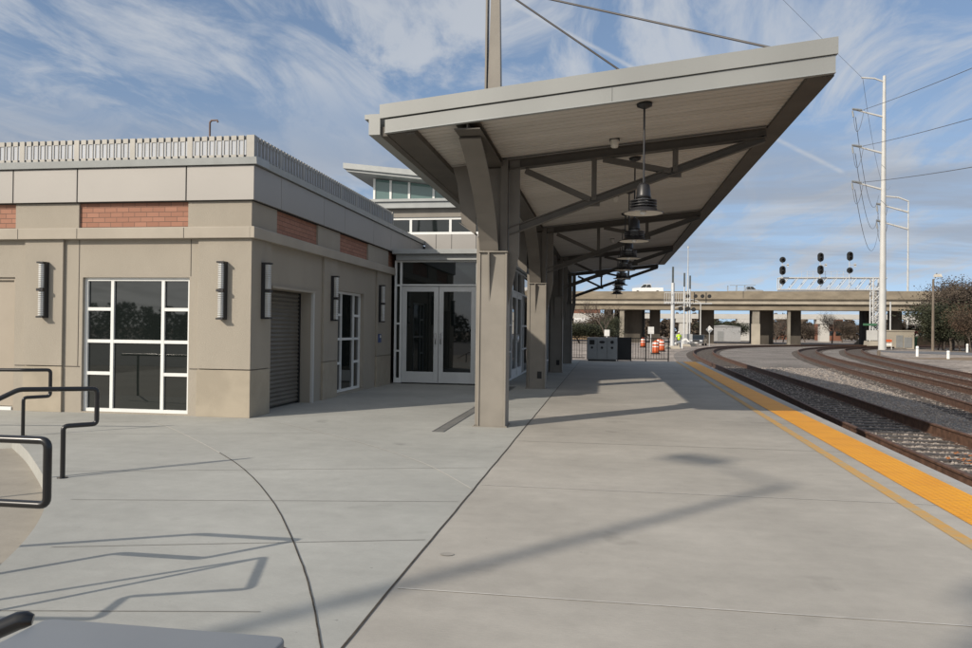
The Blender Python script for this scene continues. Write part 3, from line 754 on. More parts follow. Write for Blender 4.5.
# left gutter and eave beam
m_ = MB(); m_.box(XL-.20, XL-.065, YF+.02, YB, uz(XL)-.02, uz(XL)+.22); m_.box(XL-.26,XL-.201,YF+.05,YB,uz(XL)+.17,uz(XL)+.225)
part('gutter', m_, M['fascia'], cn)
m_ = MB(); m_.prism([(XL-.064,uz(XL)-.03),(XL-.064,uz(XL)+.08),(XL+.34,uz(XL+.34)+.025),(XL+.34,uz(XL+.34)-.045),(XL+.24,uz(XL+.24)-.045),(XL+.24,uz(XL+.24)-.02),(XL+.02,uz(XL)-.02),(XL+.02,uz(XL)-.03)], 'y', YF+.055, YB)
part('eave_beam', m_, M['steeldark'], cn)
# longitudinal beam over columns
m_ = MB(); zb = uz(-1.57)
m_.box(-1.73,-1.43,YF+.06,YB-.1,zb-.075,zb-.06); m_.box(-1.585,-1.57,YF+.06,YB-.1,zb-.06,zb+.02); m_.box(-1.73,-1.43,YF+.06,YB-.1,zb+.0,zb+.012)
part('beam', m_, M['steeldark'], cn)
def bez(p0, p1, p2, n=10):
    return [tuple(((1-t)**2)*a+2*t*(1-t)*b+t*t*c for a, b, c in zip(p0, p1, p2)) for t in [i/n for i in range(n+1)]]
for ci, cy in enumerate(CY_):
    # column: box with flange plates
    m_ = MB(); m_.box(-1.715,-1.375,cy-.03,cy+.30,0,2.42)
    m_.box(-1.80,-1.716,cy+.11,cy+.15,.0,2.66); m_.box(-1.374,-1.345,cy-.05,cy+.32,0,2.42); m_.box(-1.74,-1.716,cy-.045,cy+.109,0,2.42)
    co = part('column', m_, M['taupe'], cn, bevel=.005)
    m_ = MB(); m_.box(-1.745,-1.335,cy-.075,cy+.34,2.421,2.437); part('cap_plate', m_, M['taupe'], co); m_ = MB(); m_.box(-1.80,-1.32,cy-.06,cy+.33,.0,.012)
    for bx_, by_ in ((-1.785,cy-.045),(-1.335,cy-.048),(-1.785,cy+.31),(-1.335,cy+.325)): m_.lathe(bx_,by_,[(.009,.012),(.009,.022),(.001,.023)],6)
    part('base_plate', m_, M['taupe'], co)
    m_ = MB(); m_.prism([(cy-.13,2.42),(cy-.03,2.42),(cy-.03,1.74)], 'x', -1.605, -1.585); part('stiffener', m_, M['taupe'], co)
    if ci in (1, 2):
        m_ = MB(); m_.box(-1.53,-1.43,cy-.045,cy-.031,.24,.40); ob = part('outlet_box', m_, M['blackmatte'], co)
    # upper post + haunches
    m_ = MB(); m_.box(-1.66,-1.42,cy+.10,cy+.26,2.446,zb-.09); m_.box(-1.46,-1.36,cy+.04,cy+.28,2.446,uz(-1.4)-.0)
    m_.prism([(-1.344,1.70),(-1.20,2.42),(-1.20,uz(-1.2)),(-1.344,uz(-1.344))], 'y', cy+.10, cy+.16)
    m_.prism([(-1.815,2.70),(-2.02,2.85),(-2.09,3.42),(-2.16,uz(-2.16)),(-1.815,uz(-1.815))][::-1], 'y', cy+.11, cy+.14)
    m_.prism([(-1.815,2.68),(-2.03,2.835),(-2.05,2.855),(-1.815,2.71)][::-1], 'y', cy+.03, cy+.22)
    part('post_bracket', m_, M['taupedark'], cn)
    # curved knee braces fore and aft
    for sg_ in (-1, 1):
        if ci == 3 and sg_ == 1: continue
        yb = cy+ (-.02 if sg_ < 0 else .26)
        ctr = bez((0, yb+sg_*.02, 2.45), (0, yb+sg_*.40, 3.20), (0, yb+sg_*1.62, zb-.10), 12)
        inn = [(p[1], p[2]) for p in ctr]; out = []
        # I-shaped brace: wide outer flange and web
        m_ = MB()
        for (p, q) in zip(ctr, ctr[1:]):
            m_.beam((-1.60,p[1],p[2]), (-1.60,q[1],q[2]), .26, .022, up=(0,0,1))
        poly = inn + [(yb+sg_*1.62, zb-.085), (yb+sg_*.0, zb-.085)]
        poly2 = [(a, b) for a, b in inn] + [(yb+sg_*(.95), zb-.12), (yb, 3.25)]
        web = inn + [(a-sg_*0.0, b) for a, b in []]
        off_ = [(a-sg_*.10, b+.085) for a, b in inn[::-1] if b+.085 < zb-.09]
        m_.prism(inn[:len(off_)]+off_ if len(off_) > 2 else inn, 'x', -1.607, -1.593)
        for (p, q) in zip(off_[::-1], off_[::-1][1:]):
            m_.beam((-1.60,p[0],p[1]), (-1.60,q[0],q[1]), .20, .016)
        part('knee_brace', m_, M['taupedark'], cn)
    # truss
    yc = cy+.13
    m_ = MB()
    tc_ = [(x, uz(x)-.07) for x in (-1.38, 0, 1.2, 2.10)]
    for (a, b) in zip(tc_, tc_[1:]):
        m_.beam((a[0],yc,a[1]+.06),(b[0],yc,b[1]+.06),.13,.012); m_.beam((a[0],yc,a[1]-.06),(b[0],yc,b[1]-.06),.13,.012); m_.beam((a[0],yc,a[1]),(b[0],yc,b[1]),.012,.12)
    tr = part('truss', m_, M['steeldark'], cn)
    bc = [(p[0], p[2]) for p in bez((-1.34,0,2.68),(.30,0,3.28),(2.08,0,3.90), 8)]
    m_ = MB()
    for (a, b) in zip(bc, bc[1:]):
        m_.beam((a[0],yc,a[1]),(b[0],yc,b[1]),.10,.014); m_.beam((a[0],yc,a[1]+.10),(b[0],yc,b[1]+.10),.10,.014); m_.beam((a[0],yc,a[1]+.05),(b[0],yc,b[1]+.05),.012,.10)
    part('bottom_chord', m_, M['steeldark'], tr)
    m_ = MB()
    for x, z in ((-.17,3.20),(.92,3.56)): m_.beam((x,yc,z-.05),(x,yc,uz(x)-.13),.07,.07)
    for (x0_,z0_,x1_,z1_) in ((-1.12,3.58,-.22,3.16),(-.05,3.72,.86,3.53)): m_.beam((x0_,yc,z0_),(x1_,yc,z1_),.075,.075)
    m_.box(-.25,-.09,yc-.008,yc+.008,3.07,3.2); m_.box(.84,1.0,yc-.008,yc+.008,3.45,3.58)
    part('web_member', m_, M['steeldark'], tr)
    # mast and cables
    zr = uz(-1.57)+.3; zt = 6.35
    m_ = MB(); m_.tbox(-1.675,-1.465,cy+.02,cy+.23,zr-.05,zt,.05,.05)
    m_.tbox(-1.70,-1.676,cy-.0,cy+.25,zr-.05,zt,.0,.04)
    ms = part('mast', m_, M['taupe'], cn)
    m_ = MB(); y_ = cy+.12
    m_.tube([(-1.57,y_,6.2),(1.2,y_,4.18)], .014, 6)
    if ci == 0: m_.tube([(-1.57,y_,6.18),(2.1,8.72,4.40)], .014, 6)
    else: m_.tube([(-1.57,y_,6.18),(2.1,y_-1.8,4.40)], .014, 6)
    part('cable', m_, M['cable'], ms)

# pendant lamps
def pendant():
    t = thing('pendant_lamp', '', 'pendant lamp', (0,0,0), group='black pendant lamps hung in a row under the canopy')
    m_ = MB(); m_.tube([(0,0,.30),(0,0,1.19)], .011, 8); part('rod', m_, M['lampblack'], t)
    m_ = MB(); m_.lathe(0,0,[(.001,1.25),(.09,1.25),(.085,1.215),(.03,1.19),(.001,1.19)],16); part('ceiling_plate', m_, M['lampblack'], t)
    m_ = MB(); m_.lathe(0,0,[(.001,.345),(.045,.34),(.07,.31),(.08,.20),(.088,.165),(.001,.165)],20); part('housing', m_, M['lampblack'], t)
    m_ = MB(); m_.lathe(0,0,[(.06,.165),(.065,.05)],16); part('lens', m_, M['lightglass'], t)
    for z in (.135,.105,.075):
        m_ = MB(); m_.lathe(0,0,[(.07,z),(.15,z-.006),(.15,z+.006),(.07,z+.008),(.07,z)],24); part('ring', m_, M['lampblack'], t)
    m_ = MB(); m_.lathe(0,0,[(.13,.06),(.15,.05),(.155,.025),(.225,.004),(.225,-.004),(.15,.015),(.12,.045),(.13,.06)],28); part('shade', m_, M['lampblack'], t)
    m_ = MB(); m_.lathe(0,0,[(.222,-.003),(.15,.012),(.10,.02),(.001,.024)],28); sh_ = part('reflector', m_, M['lampwhite'], t)
    m_ = MB(); m_.lathe(0,0,[(.001,-.02),(.03,-.012),(.04,.01),(.03,.02)],12); part('bulb', m_, M['lightglass'], sh_)
    return t
pl = pendant()
ordn = ['nearest pendant lamp, hanging just behind the front fascia of the canopy','second pendant lamp from the front fascia','third pendant lamp from the front fascia','fourth pendant lamp from the front fascia','fifth pendant lamp from the front fascia','sixth pendant lamp from the front fascia','seventh pendant lamp from the front fascia','pendant lamp farthest from the camera, last in the row']
for i in range(8):
    o = pl if i == 0 else copy_tree(pl)
    y = 8.78+i*2.72
    o.location = (.415, y, uz(.415)+.03-1.25); o['label'] = ordn[i]
sd = None
for i, (X_, Y_) in enumerate(((.10,10.25),(.17,14.6),(.17,21.4))):
    m_ = MB(); m_.box(-.05,.05,-.05,.05,-.10,-.0); 
    if sd is None:
        sd = thing('ceiling_sensor','','sensor',(0,0,0),group='small white boxes on the canopy ceiling'); part('mounting_plate', MB().box(-.065,.065,-.065,.065,-.012,0), M['lampblack'], sd)
        m2 = MB(); m2.lathe(0,0,[(.001,-.12),(.045,-.11),(.055,-.06),(.055,-.012)],14); part('body', m2, M['lampwhite'], sd)
        o = sd
    else: o = copy_tree(sd)
    o.location = (X_, Y_, uz(X_)+.028); o['label'] = ['small white sensor on the canopy ceiling in the bay nearest the fascia','small white sensor on the canopy ceiling in the second bay','small white sensor on the canopy ceiling in the third bay'][i]

# ------------------------------------------------------------------ HANDRAILS / TABLE
def bend(pts, r=.04, k=5):
    out = [Vector(pts[0])]
    for a, b, c in zip(pts, pts[1:], pts[2:]):
        a, b, c = Vector(a), Vector(b), Vector(c)
        p = b+(a-b).normalized()*r; q = b+(c-b).normalized()*r
        for i in range(k+1):
            t = i/k; out.append(p*(1-t)**2+b*2*t*(1-t)+q*t*t)
    out.append(Vector(pts[-1])); return [tuple(p) for p in out]
R_ = .021
def handrail(label, paths, feet):
    t = thing('handrail', label, 'handrail', feet[0], group='black tube handrails of the curved steps')
    m_ = MB()
    for p in paths: m_.tube(bend(p), R_, 12)
    part('rail', m_, M['black'], t)
    m_ = MB()
    for f in feet: m_.lathe(f[0], f[1], [(.02,f[2]+.006),(.045,f[2]+.006),(.045,f[2])], 16)
    part('base_flange', m_, M['black'], t)
s2 = math.sqrt(.5)
P1 = Vector((-4.70,6.04)); E1 = (-4.513, 6.227)
handrail('black tube handrail with a stepped end, standing between the other two at the steps', [[(P1.x,P1.y,0),(P1.x,P1.y,.455),(E1[0],E1[1],.458),(E1[0],E1[1],.775),(P1.x-.24,P1.y-.24,.79),(P1.x-.7,P1.y-.7,.45),(P1.x-1.5,P1.y-1.5,.1)],[(P1.x-1.05,P1.y-1.05,-.26),(P1.x-1.05,P1.y-1.05,.29)]], [(P1.x,P1.y,0),(P1.x-1.05,P1.y-1.05,-.26)])
P2 = Vector((-6.92,8.2)); E2 = (-6.72, 8.397)
handrail('black tube handrail farthest back, in front of the beige service door', [[(P2.x,P2.y,0),(P2.x,P2.y,.462),(E2[0],E2[1],.468),(E2[0],E2[1],.79),(P2.x,P2.y,.795),(P2.x-1.2,P2.y-.2,.79),(P2.x-2.4,P2.y-.4,.78)],[(P2.x-2.0,P2.y-.33,-.26),(P2.x-2.0,P2.y-.33,.78)]], [(P2.x,P2.y,0),(P2.x-2.0,P2.y-.33,-.26)])
yy = 3.5
handrail('black tube handrail nearest the camera ending in a closed rounded loop', [[(-3.35,yy,-.13),(-3.35,yy,.425),(-2.81,yy,.425),(-2.81,yy,.755),(-3.5,yy,.755),(-4.4,yy-.2,.45)],[(-4.15,yy-.14,-.26),(-4.15,yy-.14,.53)]], [(-3.35,yy,-.13),(-4.15,yy-.14,-.26)])

R_ = .015
zz = .78; of = (1.2*zz, 1.45*zz)
def sh(x, y, z=zz): return (x-of[0], y-of[1], z)
q = [sh(-2.93,3.30), sh(-1.96,4.21), sh(-1.79,3.69), sh(-2.34,3.47), sh(-2.29,3.18), sh(-3.4,3.0)]  # unseen rail shaped to cast the stepped shadow; its bends follow that shadow
handrail('unseen black tube rail added left of the view to cast the stepped plaza shadow', [q, [(q[1][0],q[1][1],zz-.03),(q[1][0],q[1][1],-.13)], [(q[4][0]-.3,q[4][1]-.05,zz-.03),(q[4][0]-.3,q[4][1]-.05,-.13)]], [(q[1][0],q[1][1],-.13),(q[4][0]-.3,q[4][1]-.05,-.13)])

t = thing('patio_table', 'small square table with a slate blue top at the bottom edge of the plaza', 'table', (-.86,1.15,0))
def rrect(cx, cy, hx, hy, r, n=5):
    out = []
    for sx, sy, a0 in ((1,1,0),(-1,1,PI/2),(-1,-1,PI),(1,-1,1.5*PI)):
        for i in range(n+1):
            a = a0+PI/2*i/n; out.append((cx+sx*(hx-r)+r*math.cos(a), cy+sy*(hy-r)+r*math.sin(a)))
    return out
ang = 0.0
m_ = MB(); m_.prism(rrect(-.875,1.16,.265,.265,.025), 'z', .722, .74); part('tabletop', m_, M['table'], t, bevel=.004)
m_ = MB(); m_.prism(rrect(-.868,1.16,.268,.262,.025), 'z', .695, .7215); part('edge_trim', m_, M['fronttrim'], t)
for sx in (-1,1):
    for sy in (-1,1):
        m_ = MB(); m_.tube([(-.875+sx*.22,1.16+sy*.22,.695),(-.875+sx*.24,1.16+sy*.24,0)], .014, 8); part('leg', m_, M['blackmatte'], t)
t = thing('handrail', 'thick black tube rail end at the left side of the slate blue table', 'handrail', (-1.9,1.15,0), group='black tube handrails of the curved steps')
part('rail', MB().tube([(-1.155,1.405,.742),(-1.165,1.40,.744),(-1.18,1.395,.742),(-1.55,1.20,.58),(-2.1,.90,.34),(-2.9,.5,.05)], .019, 12, radii=[.011,.017,.019,.019,.019,.019]), M['black'], t)
part('post', MB().tube([(-1.9,1.01,0),(-1.9,1.01,.43)], .019, 12), M['black'], t)

# ------------------------------------------------------------------ END FENCE / CABINET
def fence(x0, x1, y, label, posts):
    t = thing('metal_fence', label, 'fence', (x0, y, 0), group='black picket fences across the platform end')
    m_ = MB(); m_.box(x0,x1,y-.015,y+.015,1.02,1.05); m_.box(x0,x1,y-.015,y+.015,.10,.13); n_ = int((x1-x0)/.115)
    for i in range(n_): m_.box(x0+i*.115-.008, x0+i*.115+.008, y-.008, y+.008, .1301, 1.0199)
    part('picket_panel', m_, M['blackmatte'], t)
    for p in posts: part('post', MB().box(p-.025,p+.025,y-.026,y+.026,0,1.08), M['blackmatte'], t)
fence(-2.3,-.9,35.1,'black picket fence left of the ticket cabinet',[-2.3,-1.5])
fence(1.15,2.85,35.1,'black picket fence between the black panel and the yellow strip',[1.17,1.83,2.83])
m_ = MB(); m_.box(.56,1.14,34.9,35.1,.04,1.07); m_.box(.56,.60,34.95,35.05,0,.04)
single('solid_gate_panel', m_, M['blackmatte'], 'solid black panel beside the grey cabinet at the platform end', 'panel')
t = thing('cabinet', 'grey three door cabinet with round dials at the platform end', 'cabinet', (-.1,34.8,0))
m_ = MB(); m_.box(-.80,.55,34.5,34.95,.06,1.06); part('body', m_, M['cabinet'], t, bevel=.01)
part('plinth', MB().box(-.75,.50,34.53,34.9,0,.06), M['blackmatte'], t)
for i in range(3):
    x = -.79+i*.445; d_ = part('door', MB().box(x+.01,x+.435,34.475,34.499,.10,1.03), M['cabinet'], t, bevel=.005)
    m_ = MB(); cx_ = x+.22
    if i == 0: m_.box(cx_-.11,cx_+.11,34.465,34.474,.74,.94)
    elif i == 1: m_.prism([(cx_+.13*math.cos(a), .85+.055*math.sin(a)) for a in [2*PI*k/16 for k in range(16)]], 'y', 34.465, 34.474)
    else: m_.prism([(cx_+.075*math.cos(a), .85+.075*math.sin(a)) for a in [2*PI*k/16 for k in range(16)]], 'y', 34.465, 34.474)
    m_.prism([(cx_+.055*math.cos(a), .60+.055*math.sin(a)) for a in [2*PI*k/16 for k in range(16)]], 'y', 34.465, 34.474)
    part('dial', m_, M['blackmatte'], d_)

# ------------------------------------------------------------------ construction barrels, signs, worker
def barrel(x, y, label, first=[None]):
    if first[0] is None:
        t = thing('traffic_barrel', '', 'traffic barrel', (0,0,0), group='orange and white barrels beyond the fence')
        part('body', MB().lathe(0,0,[(.001,1.0),(.20,1.0),(.23,.97),(.24,.78),(.245,.76),(.25,.55),(.255,.53),(.265,.30),(.27,.10),(.001,.10)],20), M['orange'], t)
        part('base', MB().lathe(0,0,[(.27,.0995),(.34,.09),(.35,0),(.001,0)],20), M['tyre'], t)
        for z0_, z1_ in ((.80,.92),(.56,.69),(.32,.46)):
            part('band', MB().lathe(0,0,[(.235+.01*(1-z1_),z1_),(.25+.02*(1-z0_),z0_)],20), M['reflect'], t)
        part('handle', MB().box(-.10,.10,-.02,.02,1.0,1.07), M['orange'], t)
        first[0] = t; o = t
    else: o = copy_tree(first[0])
    o.location = (x, y, gz(x, y)); o['label'] = label
barrel(*at(643,86)[:2], 'orange barrel standing alone at the left behind the fence')
barrel(*at(656,61)[:2], 'nearest orange and white barrel behind the fence')
barrel(*at(662,69)[:2], 'orange barrel right of the nearest barrel, nearest the signal mast')
barrel(*at(659.3,80)[:2], 'orange barrel half hidden behind the nearest two barrels')

def small_sign(px, Y, z, w, h, label, m, shape='rect'):
    x = kx(px)*Y; t = thing('road_sign', label, 'sign', (x, Y, gz(x, Y)))
    part('post', MB().tube([(x,Y,gz(x,Y)),(x,Y,z)], .04, 8), M['galv'], t)
    if shape == 'rect': pm = MB().box(x-w/2,x+w/2,Y-.05,Y-.045,z-h,z)
    else: pm = MB().prism([(x,z+h*.2),(x+w/2,z-h*.3),(x,z-h*.8),(x-w/2,z-h*.3)], 'y', Y-.05, Y-.045)
    part('plate', pm, m, t)
small_sign(607,62,1.45,.42,.5,'white rectangular sign on a post behind the cabinet', M['signw'])
small_sign(651,66,1.75,.5,.6,'pale sign on a post behind the barrels', M['signw'])
small_sign(709.5,100,2.0,.9,1.0,'grey diamond sign back under the overpass', M['signw'], 'diamond')

# worker
def skin_mesh(name, V, E, R, matl, parent, sub=2):
    me = bpy.data.meshes.new(name); me.from_pydata(V, E, []); o = bpy.data.objects.new(name, me); COL.objects.link(o)
    o.modifiers.new('skin', 'SKIN'); me.skin_vertices[0].data[0].use_root = True
    for i, r in enumerate(R): me.skin_vertices[0].data[i].radius = (r, r)
    s_ = o.modifiers.new('sub', 'SUBSURF'); s_.levels = sub; s_.render_levels = sub
    me.materials.append(matl); o.parent = parent; return o
X_, Y_ = at(679,84)[:2]
t = thing('person', 'worker in a bright yellow vest and white helmet beside the signal mast', 'person', (0,0,0))
worker = t
V = [(0,0,.95),(0,0,1.15),(0,0,1.38),(0,0,1.50),(0,.01,1.62),(0,.02,1.70),
     (.10,0,.90),(.12,-.02,.50),(.13,.03,.08),(.13,-.12,.04),
     (-.10,0,.90),(-.12,.02,.50),(-.13,.06,.08),(-.13,-.09,.04),
     (.19,0,1.40),(.27,-.02,1.13),(.22,-.20,.95),(.21,-.27,.90),
     (-.19,0,1.40),(-.27,0,1.13),(-.28,-.10,.87),(-.28,-.14,.80)]
E_ = [(0,1),(1,2),(2,3),(3,4),(4,5),(0,6),(6,7),(7,8),(8,9),(0,10),(10,11),(11,12),(12,13),(2,14),(14,15),(15,16),(16,17),(2,18),(18,19),(19,20),(20,21)]
R__ = [.13,.13,.15,.06,.09,.075,.09,.065,.045,.04,.09,.065,.045,.04,.065,.05,.035,.03,.065,.05,.035,.03]
body = skin_mesh('body', V, E_, R__, M['cloth'], t)
m_ = MB(); m_.lathe(0,0,[(.14,.90),(.165,.95),(.165,1.1),(.185,1.3),(.18,1.42),(.10,1.50),(.075,1.52)],16)
part('vest', m_, M['hivis'], t)
for s_ in (-1,1):
    part('vest_sleeve', MB().tube([(s_*.15,0,1.43),(s_*.22,-.01,1.36),(s_*.27,-.015,1.2)], .07, 10), M['hivis'], t)
m_ = MB(); m_.lathe(0,.005,[(.185,1.18),(.19,1.23)],16); part('reflective_band', m_, M['reflect'], t)
m_ = MB(); m_.lathe(0,.0,[(.06,1.55),(.085,1.60),(.09,1.66),(.08,1.72),(.04,1.77),(.001,1.78)],14); m_.prism([(-.018,1.62),(.018,1.62),(0,1.67)], 'y', -.115, -.08)
part('head', m_, M['skin'], t)
m_ = MB(); m_.lathe(0,.0,[(.135,1.70),(.115,1.715),(.11,1.76),(.08,1.81),(.001,1.83)],16); part('helmet', m_, M['helmet'], t)
worker.location = (X_, Y_, G); worker.rotation_euler = (0,0,.4)

# ------------------------------------------------------------------ crossing signals, street lamp, barrier
def crossing(px, Y, ztop, label, big=False):
    x = kx(px)*Y; g0 = gz(x,Y); t = thing('crossing_signal', label, 'crossing signal', (x, Y, g0))
    w = .23 if big else .10
    zs = ztop-1.7
    part('mast', MB().tube([(x,Y,g0+.3),(x,Y,zs)], w, 12, radii=[w, w*.8]), M['galv'], t)
    part('gate_arm', MB().box(x-.10,x+.10,Y-.06,Y+.06,zs,ztop), M['gatearm'], t)
    part('foundation', MB().tbox(x-.8,x+.8,Y-.8,Y+.8,g0,g0+.3,.15,.15), M['bridgel'], t)
    if big:
        m_ = MB(); zz = 4.4
        m_.box(x-.9,x+1.7,Y-.5,Y-.45,zz+1.0,zz+1.06); m_.box(x-.9,x+1.7,Y-.5,Y-.45,zz,zz+.08)
        m_.box(x-.9,x+4.0,Y-.1,Y+.1,zz-.1,zz+.0)
        for i in range(12): m_.box(x-.9+i*.235,x-.86+i*.235,Y-.5,Y-.45,zz+.08,zz+1.0)
        part('walkway', m_, M['galv'], t)
        m_ = MB()
        for dx in (1.5, 2.3, 3.0, 3.7): m_.tube([(x+dx,Y-.3,zz+.7),(x+dx,Y-.15,zz+.7)], .2, 12)
        m_.tube([(x+2.2,Y,zz-.0),(x+2.2,Y,zz+1.1)], .05, 6); m_.tube([(x+3.4,Y,zz-.0),(x+3.4,Y,zz+1.1)], .05, 6)
        part('lamp_head', m_, M['blackmatte'], t)
        m_ = MB(); m_.beam((x+.2,Y,zz-.5),(x+1.6,Y,zz-.12),.08,.08); part('arm', m_, M['galv'], t)
    else:
        m_ = MB()
        for zz in (4.2,): m_.tube([(x-.5,Y,zz),(x+.5,Y,zz)], .05, 6); m_.tube([(x-.45,Y-.2,zz),(x-.45,Y-.05,zz)], .28, 12); m_.tube([(x+.45,Y-.2,zz),(x+.45,Y-.05,zz)], .28, 12)
        part('lamp_head', m_, M['blackmatte'], t)
    return t
crossing(672.5, 82, 8.2, 'thick silver crossing mast with a railed walkway at the platform end', True)
crossing(684, 96, 8.6, 'thin crossing signal mast just right of the silver crossing mast')
crossing(689.7, 99, 8.5, 'thin crossing signal mast farthest right, beside the tall white antenna pole')
X_, Y_ = at(681.5,83)[:2]; m_ = MB(); m_.beam((X_-.95,Y_,.0),(X_+.5,Y_,.62),.16,.2); m_.box(X_-.1,X_+.12,Y_-.12,Y_+.12,G,.3); m_.beam((X_+.5,Y_,.62),(X_+.75,Y_,.3),.14,.16)
single('barrier_arm', m_, M['reflect'], 'low white barrier arm in front of the worker', 'barrier')
X_, Y_ = at(684,97)[:2]; m_ = MB(); m_.box(X_-1.0,X_+1.0,Y_-.3,Y_+.3,.4,1.1); m_.box(X_-.6,X_+.6,Y_-.2,Y_+.2,gz(X_,Y_),.4); single('signal_case', m_, M['shed'], 'small pale signal case behind the worker', 'signal case')
X_, Y_ = at(687.5,120)[:2]; m_ = MB(); m_.tube([(X_,Y_,gz(X_,Y_)),(X_,Y_,14.4)], .1, 8, radii=[.16,.05]); m_.tube([(X_,Y_,14.2),(X_,Y_,14.5)],.13,8)
single('antenna_pole', m_, M['polewhite'], 'tall thin white pole rising above the overpass by the crossing masts', 'pole')
def street_lamp(px, Y, z, arm, label, mt, rad=.11):
    x = kx(px)*Y; g0 = gz(x,Y); t = thing('street_lamp', label, 'street lamp', (x,Y,g0))
    part('pole', MB().tube([(x,Y,g0),(x,Y,z)], rad, 10, radii=[rad, rad*.6]), mt, t)
    part('arm', MB().tube([(x,Y,z-.1),(x+arm*.3,Y,z+.28),(x+arm*.65,Y,z+.42),(x+arm,Y,z+.45)], .05, 8), mt, t)
    part('lamp_head', MB().box(x+arm-.35,x+arm+.25,Y-.15,Y+.15,z+.36,z+.5), M['lampwhite'], t)
street_lamp(700.5, 112, 5.6, -1.9, 'grey street lamp with a curved arm in front of the overpass', M['polewhite'])

# ------------------------------------------------------------------ OVERPASS
AX, AY = kx(580)*141., 141.; RZb = math.atan2(-5.4, 64.3); tx, ty = math.cos(RZb), math.sin(RZb)
def bs(px):
    k = kx(px); return (141*k-AX)/(tx-k*ty)
ov = thing('overpass', 'long beige concrete road overpass crossing above the tracks', 'bridge', (AX, AY, 0), RZb)
ov['b'] = [0,0,0]
def bpart(name, mb, m, parent=ov, **k): return part(name, mb, m, parent, **k)
S0, S1 = -90, 190
zt_, zp_, zg_, zb_ = 8.62, 7.38, 7.30, 6.35
m_ = MB(); m_.box(S0,S1,-.05,.35,zp_,zt_); bpart('parapet', m_, M['bridgec'])
m_ = MB(); m_.box(S0,S1,11.0,11.4,zp_,zt_); bpart('parapet', m_, M['bridgec'])
m_ = MB()
for i in range(int((S1-S0)/22)+1):
    s = S0+i*22+bs(755)%22; m_.box(s-.04,s+.04,-.07,-.051,zp_,zt_)
bpart('expansion_joint', m_, M['seam'])
m_ = MB(); m_.box(S0,S1,.36,10.99,7.30,7.75); m_.box(S0,S1,-.55,.355,7.20,7.379); bpart('deck', m_, M['bridgec'])
m_ = MB()
for yy in (.1, 2.6, 5.1, 7.6, 10.2): m_.prism([(yy-.35,6.35),(yy-.35,6.5),(yy-.1,6.7),(yy-.1,7.1),(yy-.3,7.218),(yy+.5,7.218),(yy+.3,7.1),(yy+.3,6.7),(yy+.55,6.5),(yy+.55,6.35)], 'x', S0, S1)
bpart('girder', m_, M['bridgel'])
rear = thing('overpass', 'second beige overpass running directly behind the first at a lower level', 'bridge', (AX-ty*15, AY+tx*15, 0), RZb); rear['b'] = [0,0,0]
m_ = MB(); m_.box(S0,S1,0,12,6.4,7.3); part('deck', m_, M['bridgec'], rear)
m_ = MB(); m_.box(S0,S1,.2,1.0,5.95,6.399); m_.box(S0,S1,5,6,5.95,6.399); m_.box(S0,S1,11,11.8,5.95,6.399); part('girder', m_, M['bridgel'], rear)
piers = [(606,1.1),(627,1.5),(653,1.5),(707,2.3),(757,2.6),(795,1.6),(853,1.8),(897,1.6),(560,1.5),(535,1.5),(960,1.8)]
def bsd(px, d):
    k = kx(px); ox, oy = AX-ty*d, 141+tx*d; return (k*oy-ox)/(tx-k*ty)
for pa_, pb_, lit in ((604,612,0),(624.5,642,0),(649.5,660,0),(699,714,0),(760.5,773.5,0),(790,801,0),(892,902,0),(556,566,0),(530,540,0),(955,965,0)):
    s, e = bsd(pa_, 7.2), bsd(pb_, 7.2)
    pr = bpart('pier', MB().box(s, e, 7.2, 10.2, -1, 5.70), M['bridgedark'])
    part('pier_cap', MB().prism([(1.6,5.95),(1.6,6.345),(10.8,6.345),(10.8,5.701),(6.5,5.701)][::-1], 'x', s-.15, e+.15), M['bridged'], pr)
for pa_, pb_ in ((619.5,624),(752.5,759.5),(788,790.5)):
    s, e = bsd(pa_, .8), bsd(pb_, .8)
    pr = bpart('pier', MB().box(s, e, .8, 2.2, -1, 5.40), M['bridged'])
    part('pier_cap', MB().box(s-.12, e+.12, .75, 6.0, 5.401, 6.346), M['bridgel'], pr)
bpart('edge_beam', MB().box(S0, S1, .36, .70, 5.32, 6.20), M['bridgec'])
s = bsd(751.5,.2); m_ = MB(); m_.box(s,bsd(760,.2),-.1,.75,-1,2.9); bpart('crash_wall', m_, M['bridgel'])
for px, w in ((610,1.0),(636,1.5),(708,1.6),(768,1.6),(898,1.4)):
    s = bs(px); m_ = MB()
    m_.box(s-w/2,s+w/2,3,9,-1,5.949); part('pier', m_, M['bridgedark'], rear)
# far ramp
rp = thing('ramp_bridge', 'pale ramp bridge with slender girder seen through the overpass piers', 'bridge', (0,205,0)); rp['b'] = [0,205,0]
def rz_(x): return 4.75+.004*x
m_ = MB(); k = 12
for i in range(k):
    x0_, x1_ = -40+i*15, -25+i*15
    m_.prism([(x0_,rz_(x0_)),(x0_,rz_(x0_)+1.25),(x1_,rz_(x1_)+1.25),(x1_,rz_(x1_))], 'y', 203-.06*x0_*0, 206)
part('girder', m_, M['rampc'], rp)
for px in (744,823,917,683):
    x = kx(px)*205; m_ = MB(); m_.box(x-1.1,x+1.1,203.3,205.5,-1,3.8); m_.box(x-2.0,x+2.0,203.0,206,3.8,rz_(x)-.03); part('pier', m_, M['rampc'], rp)

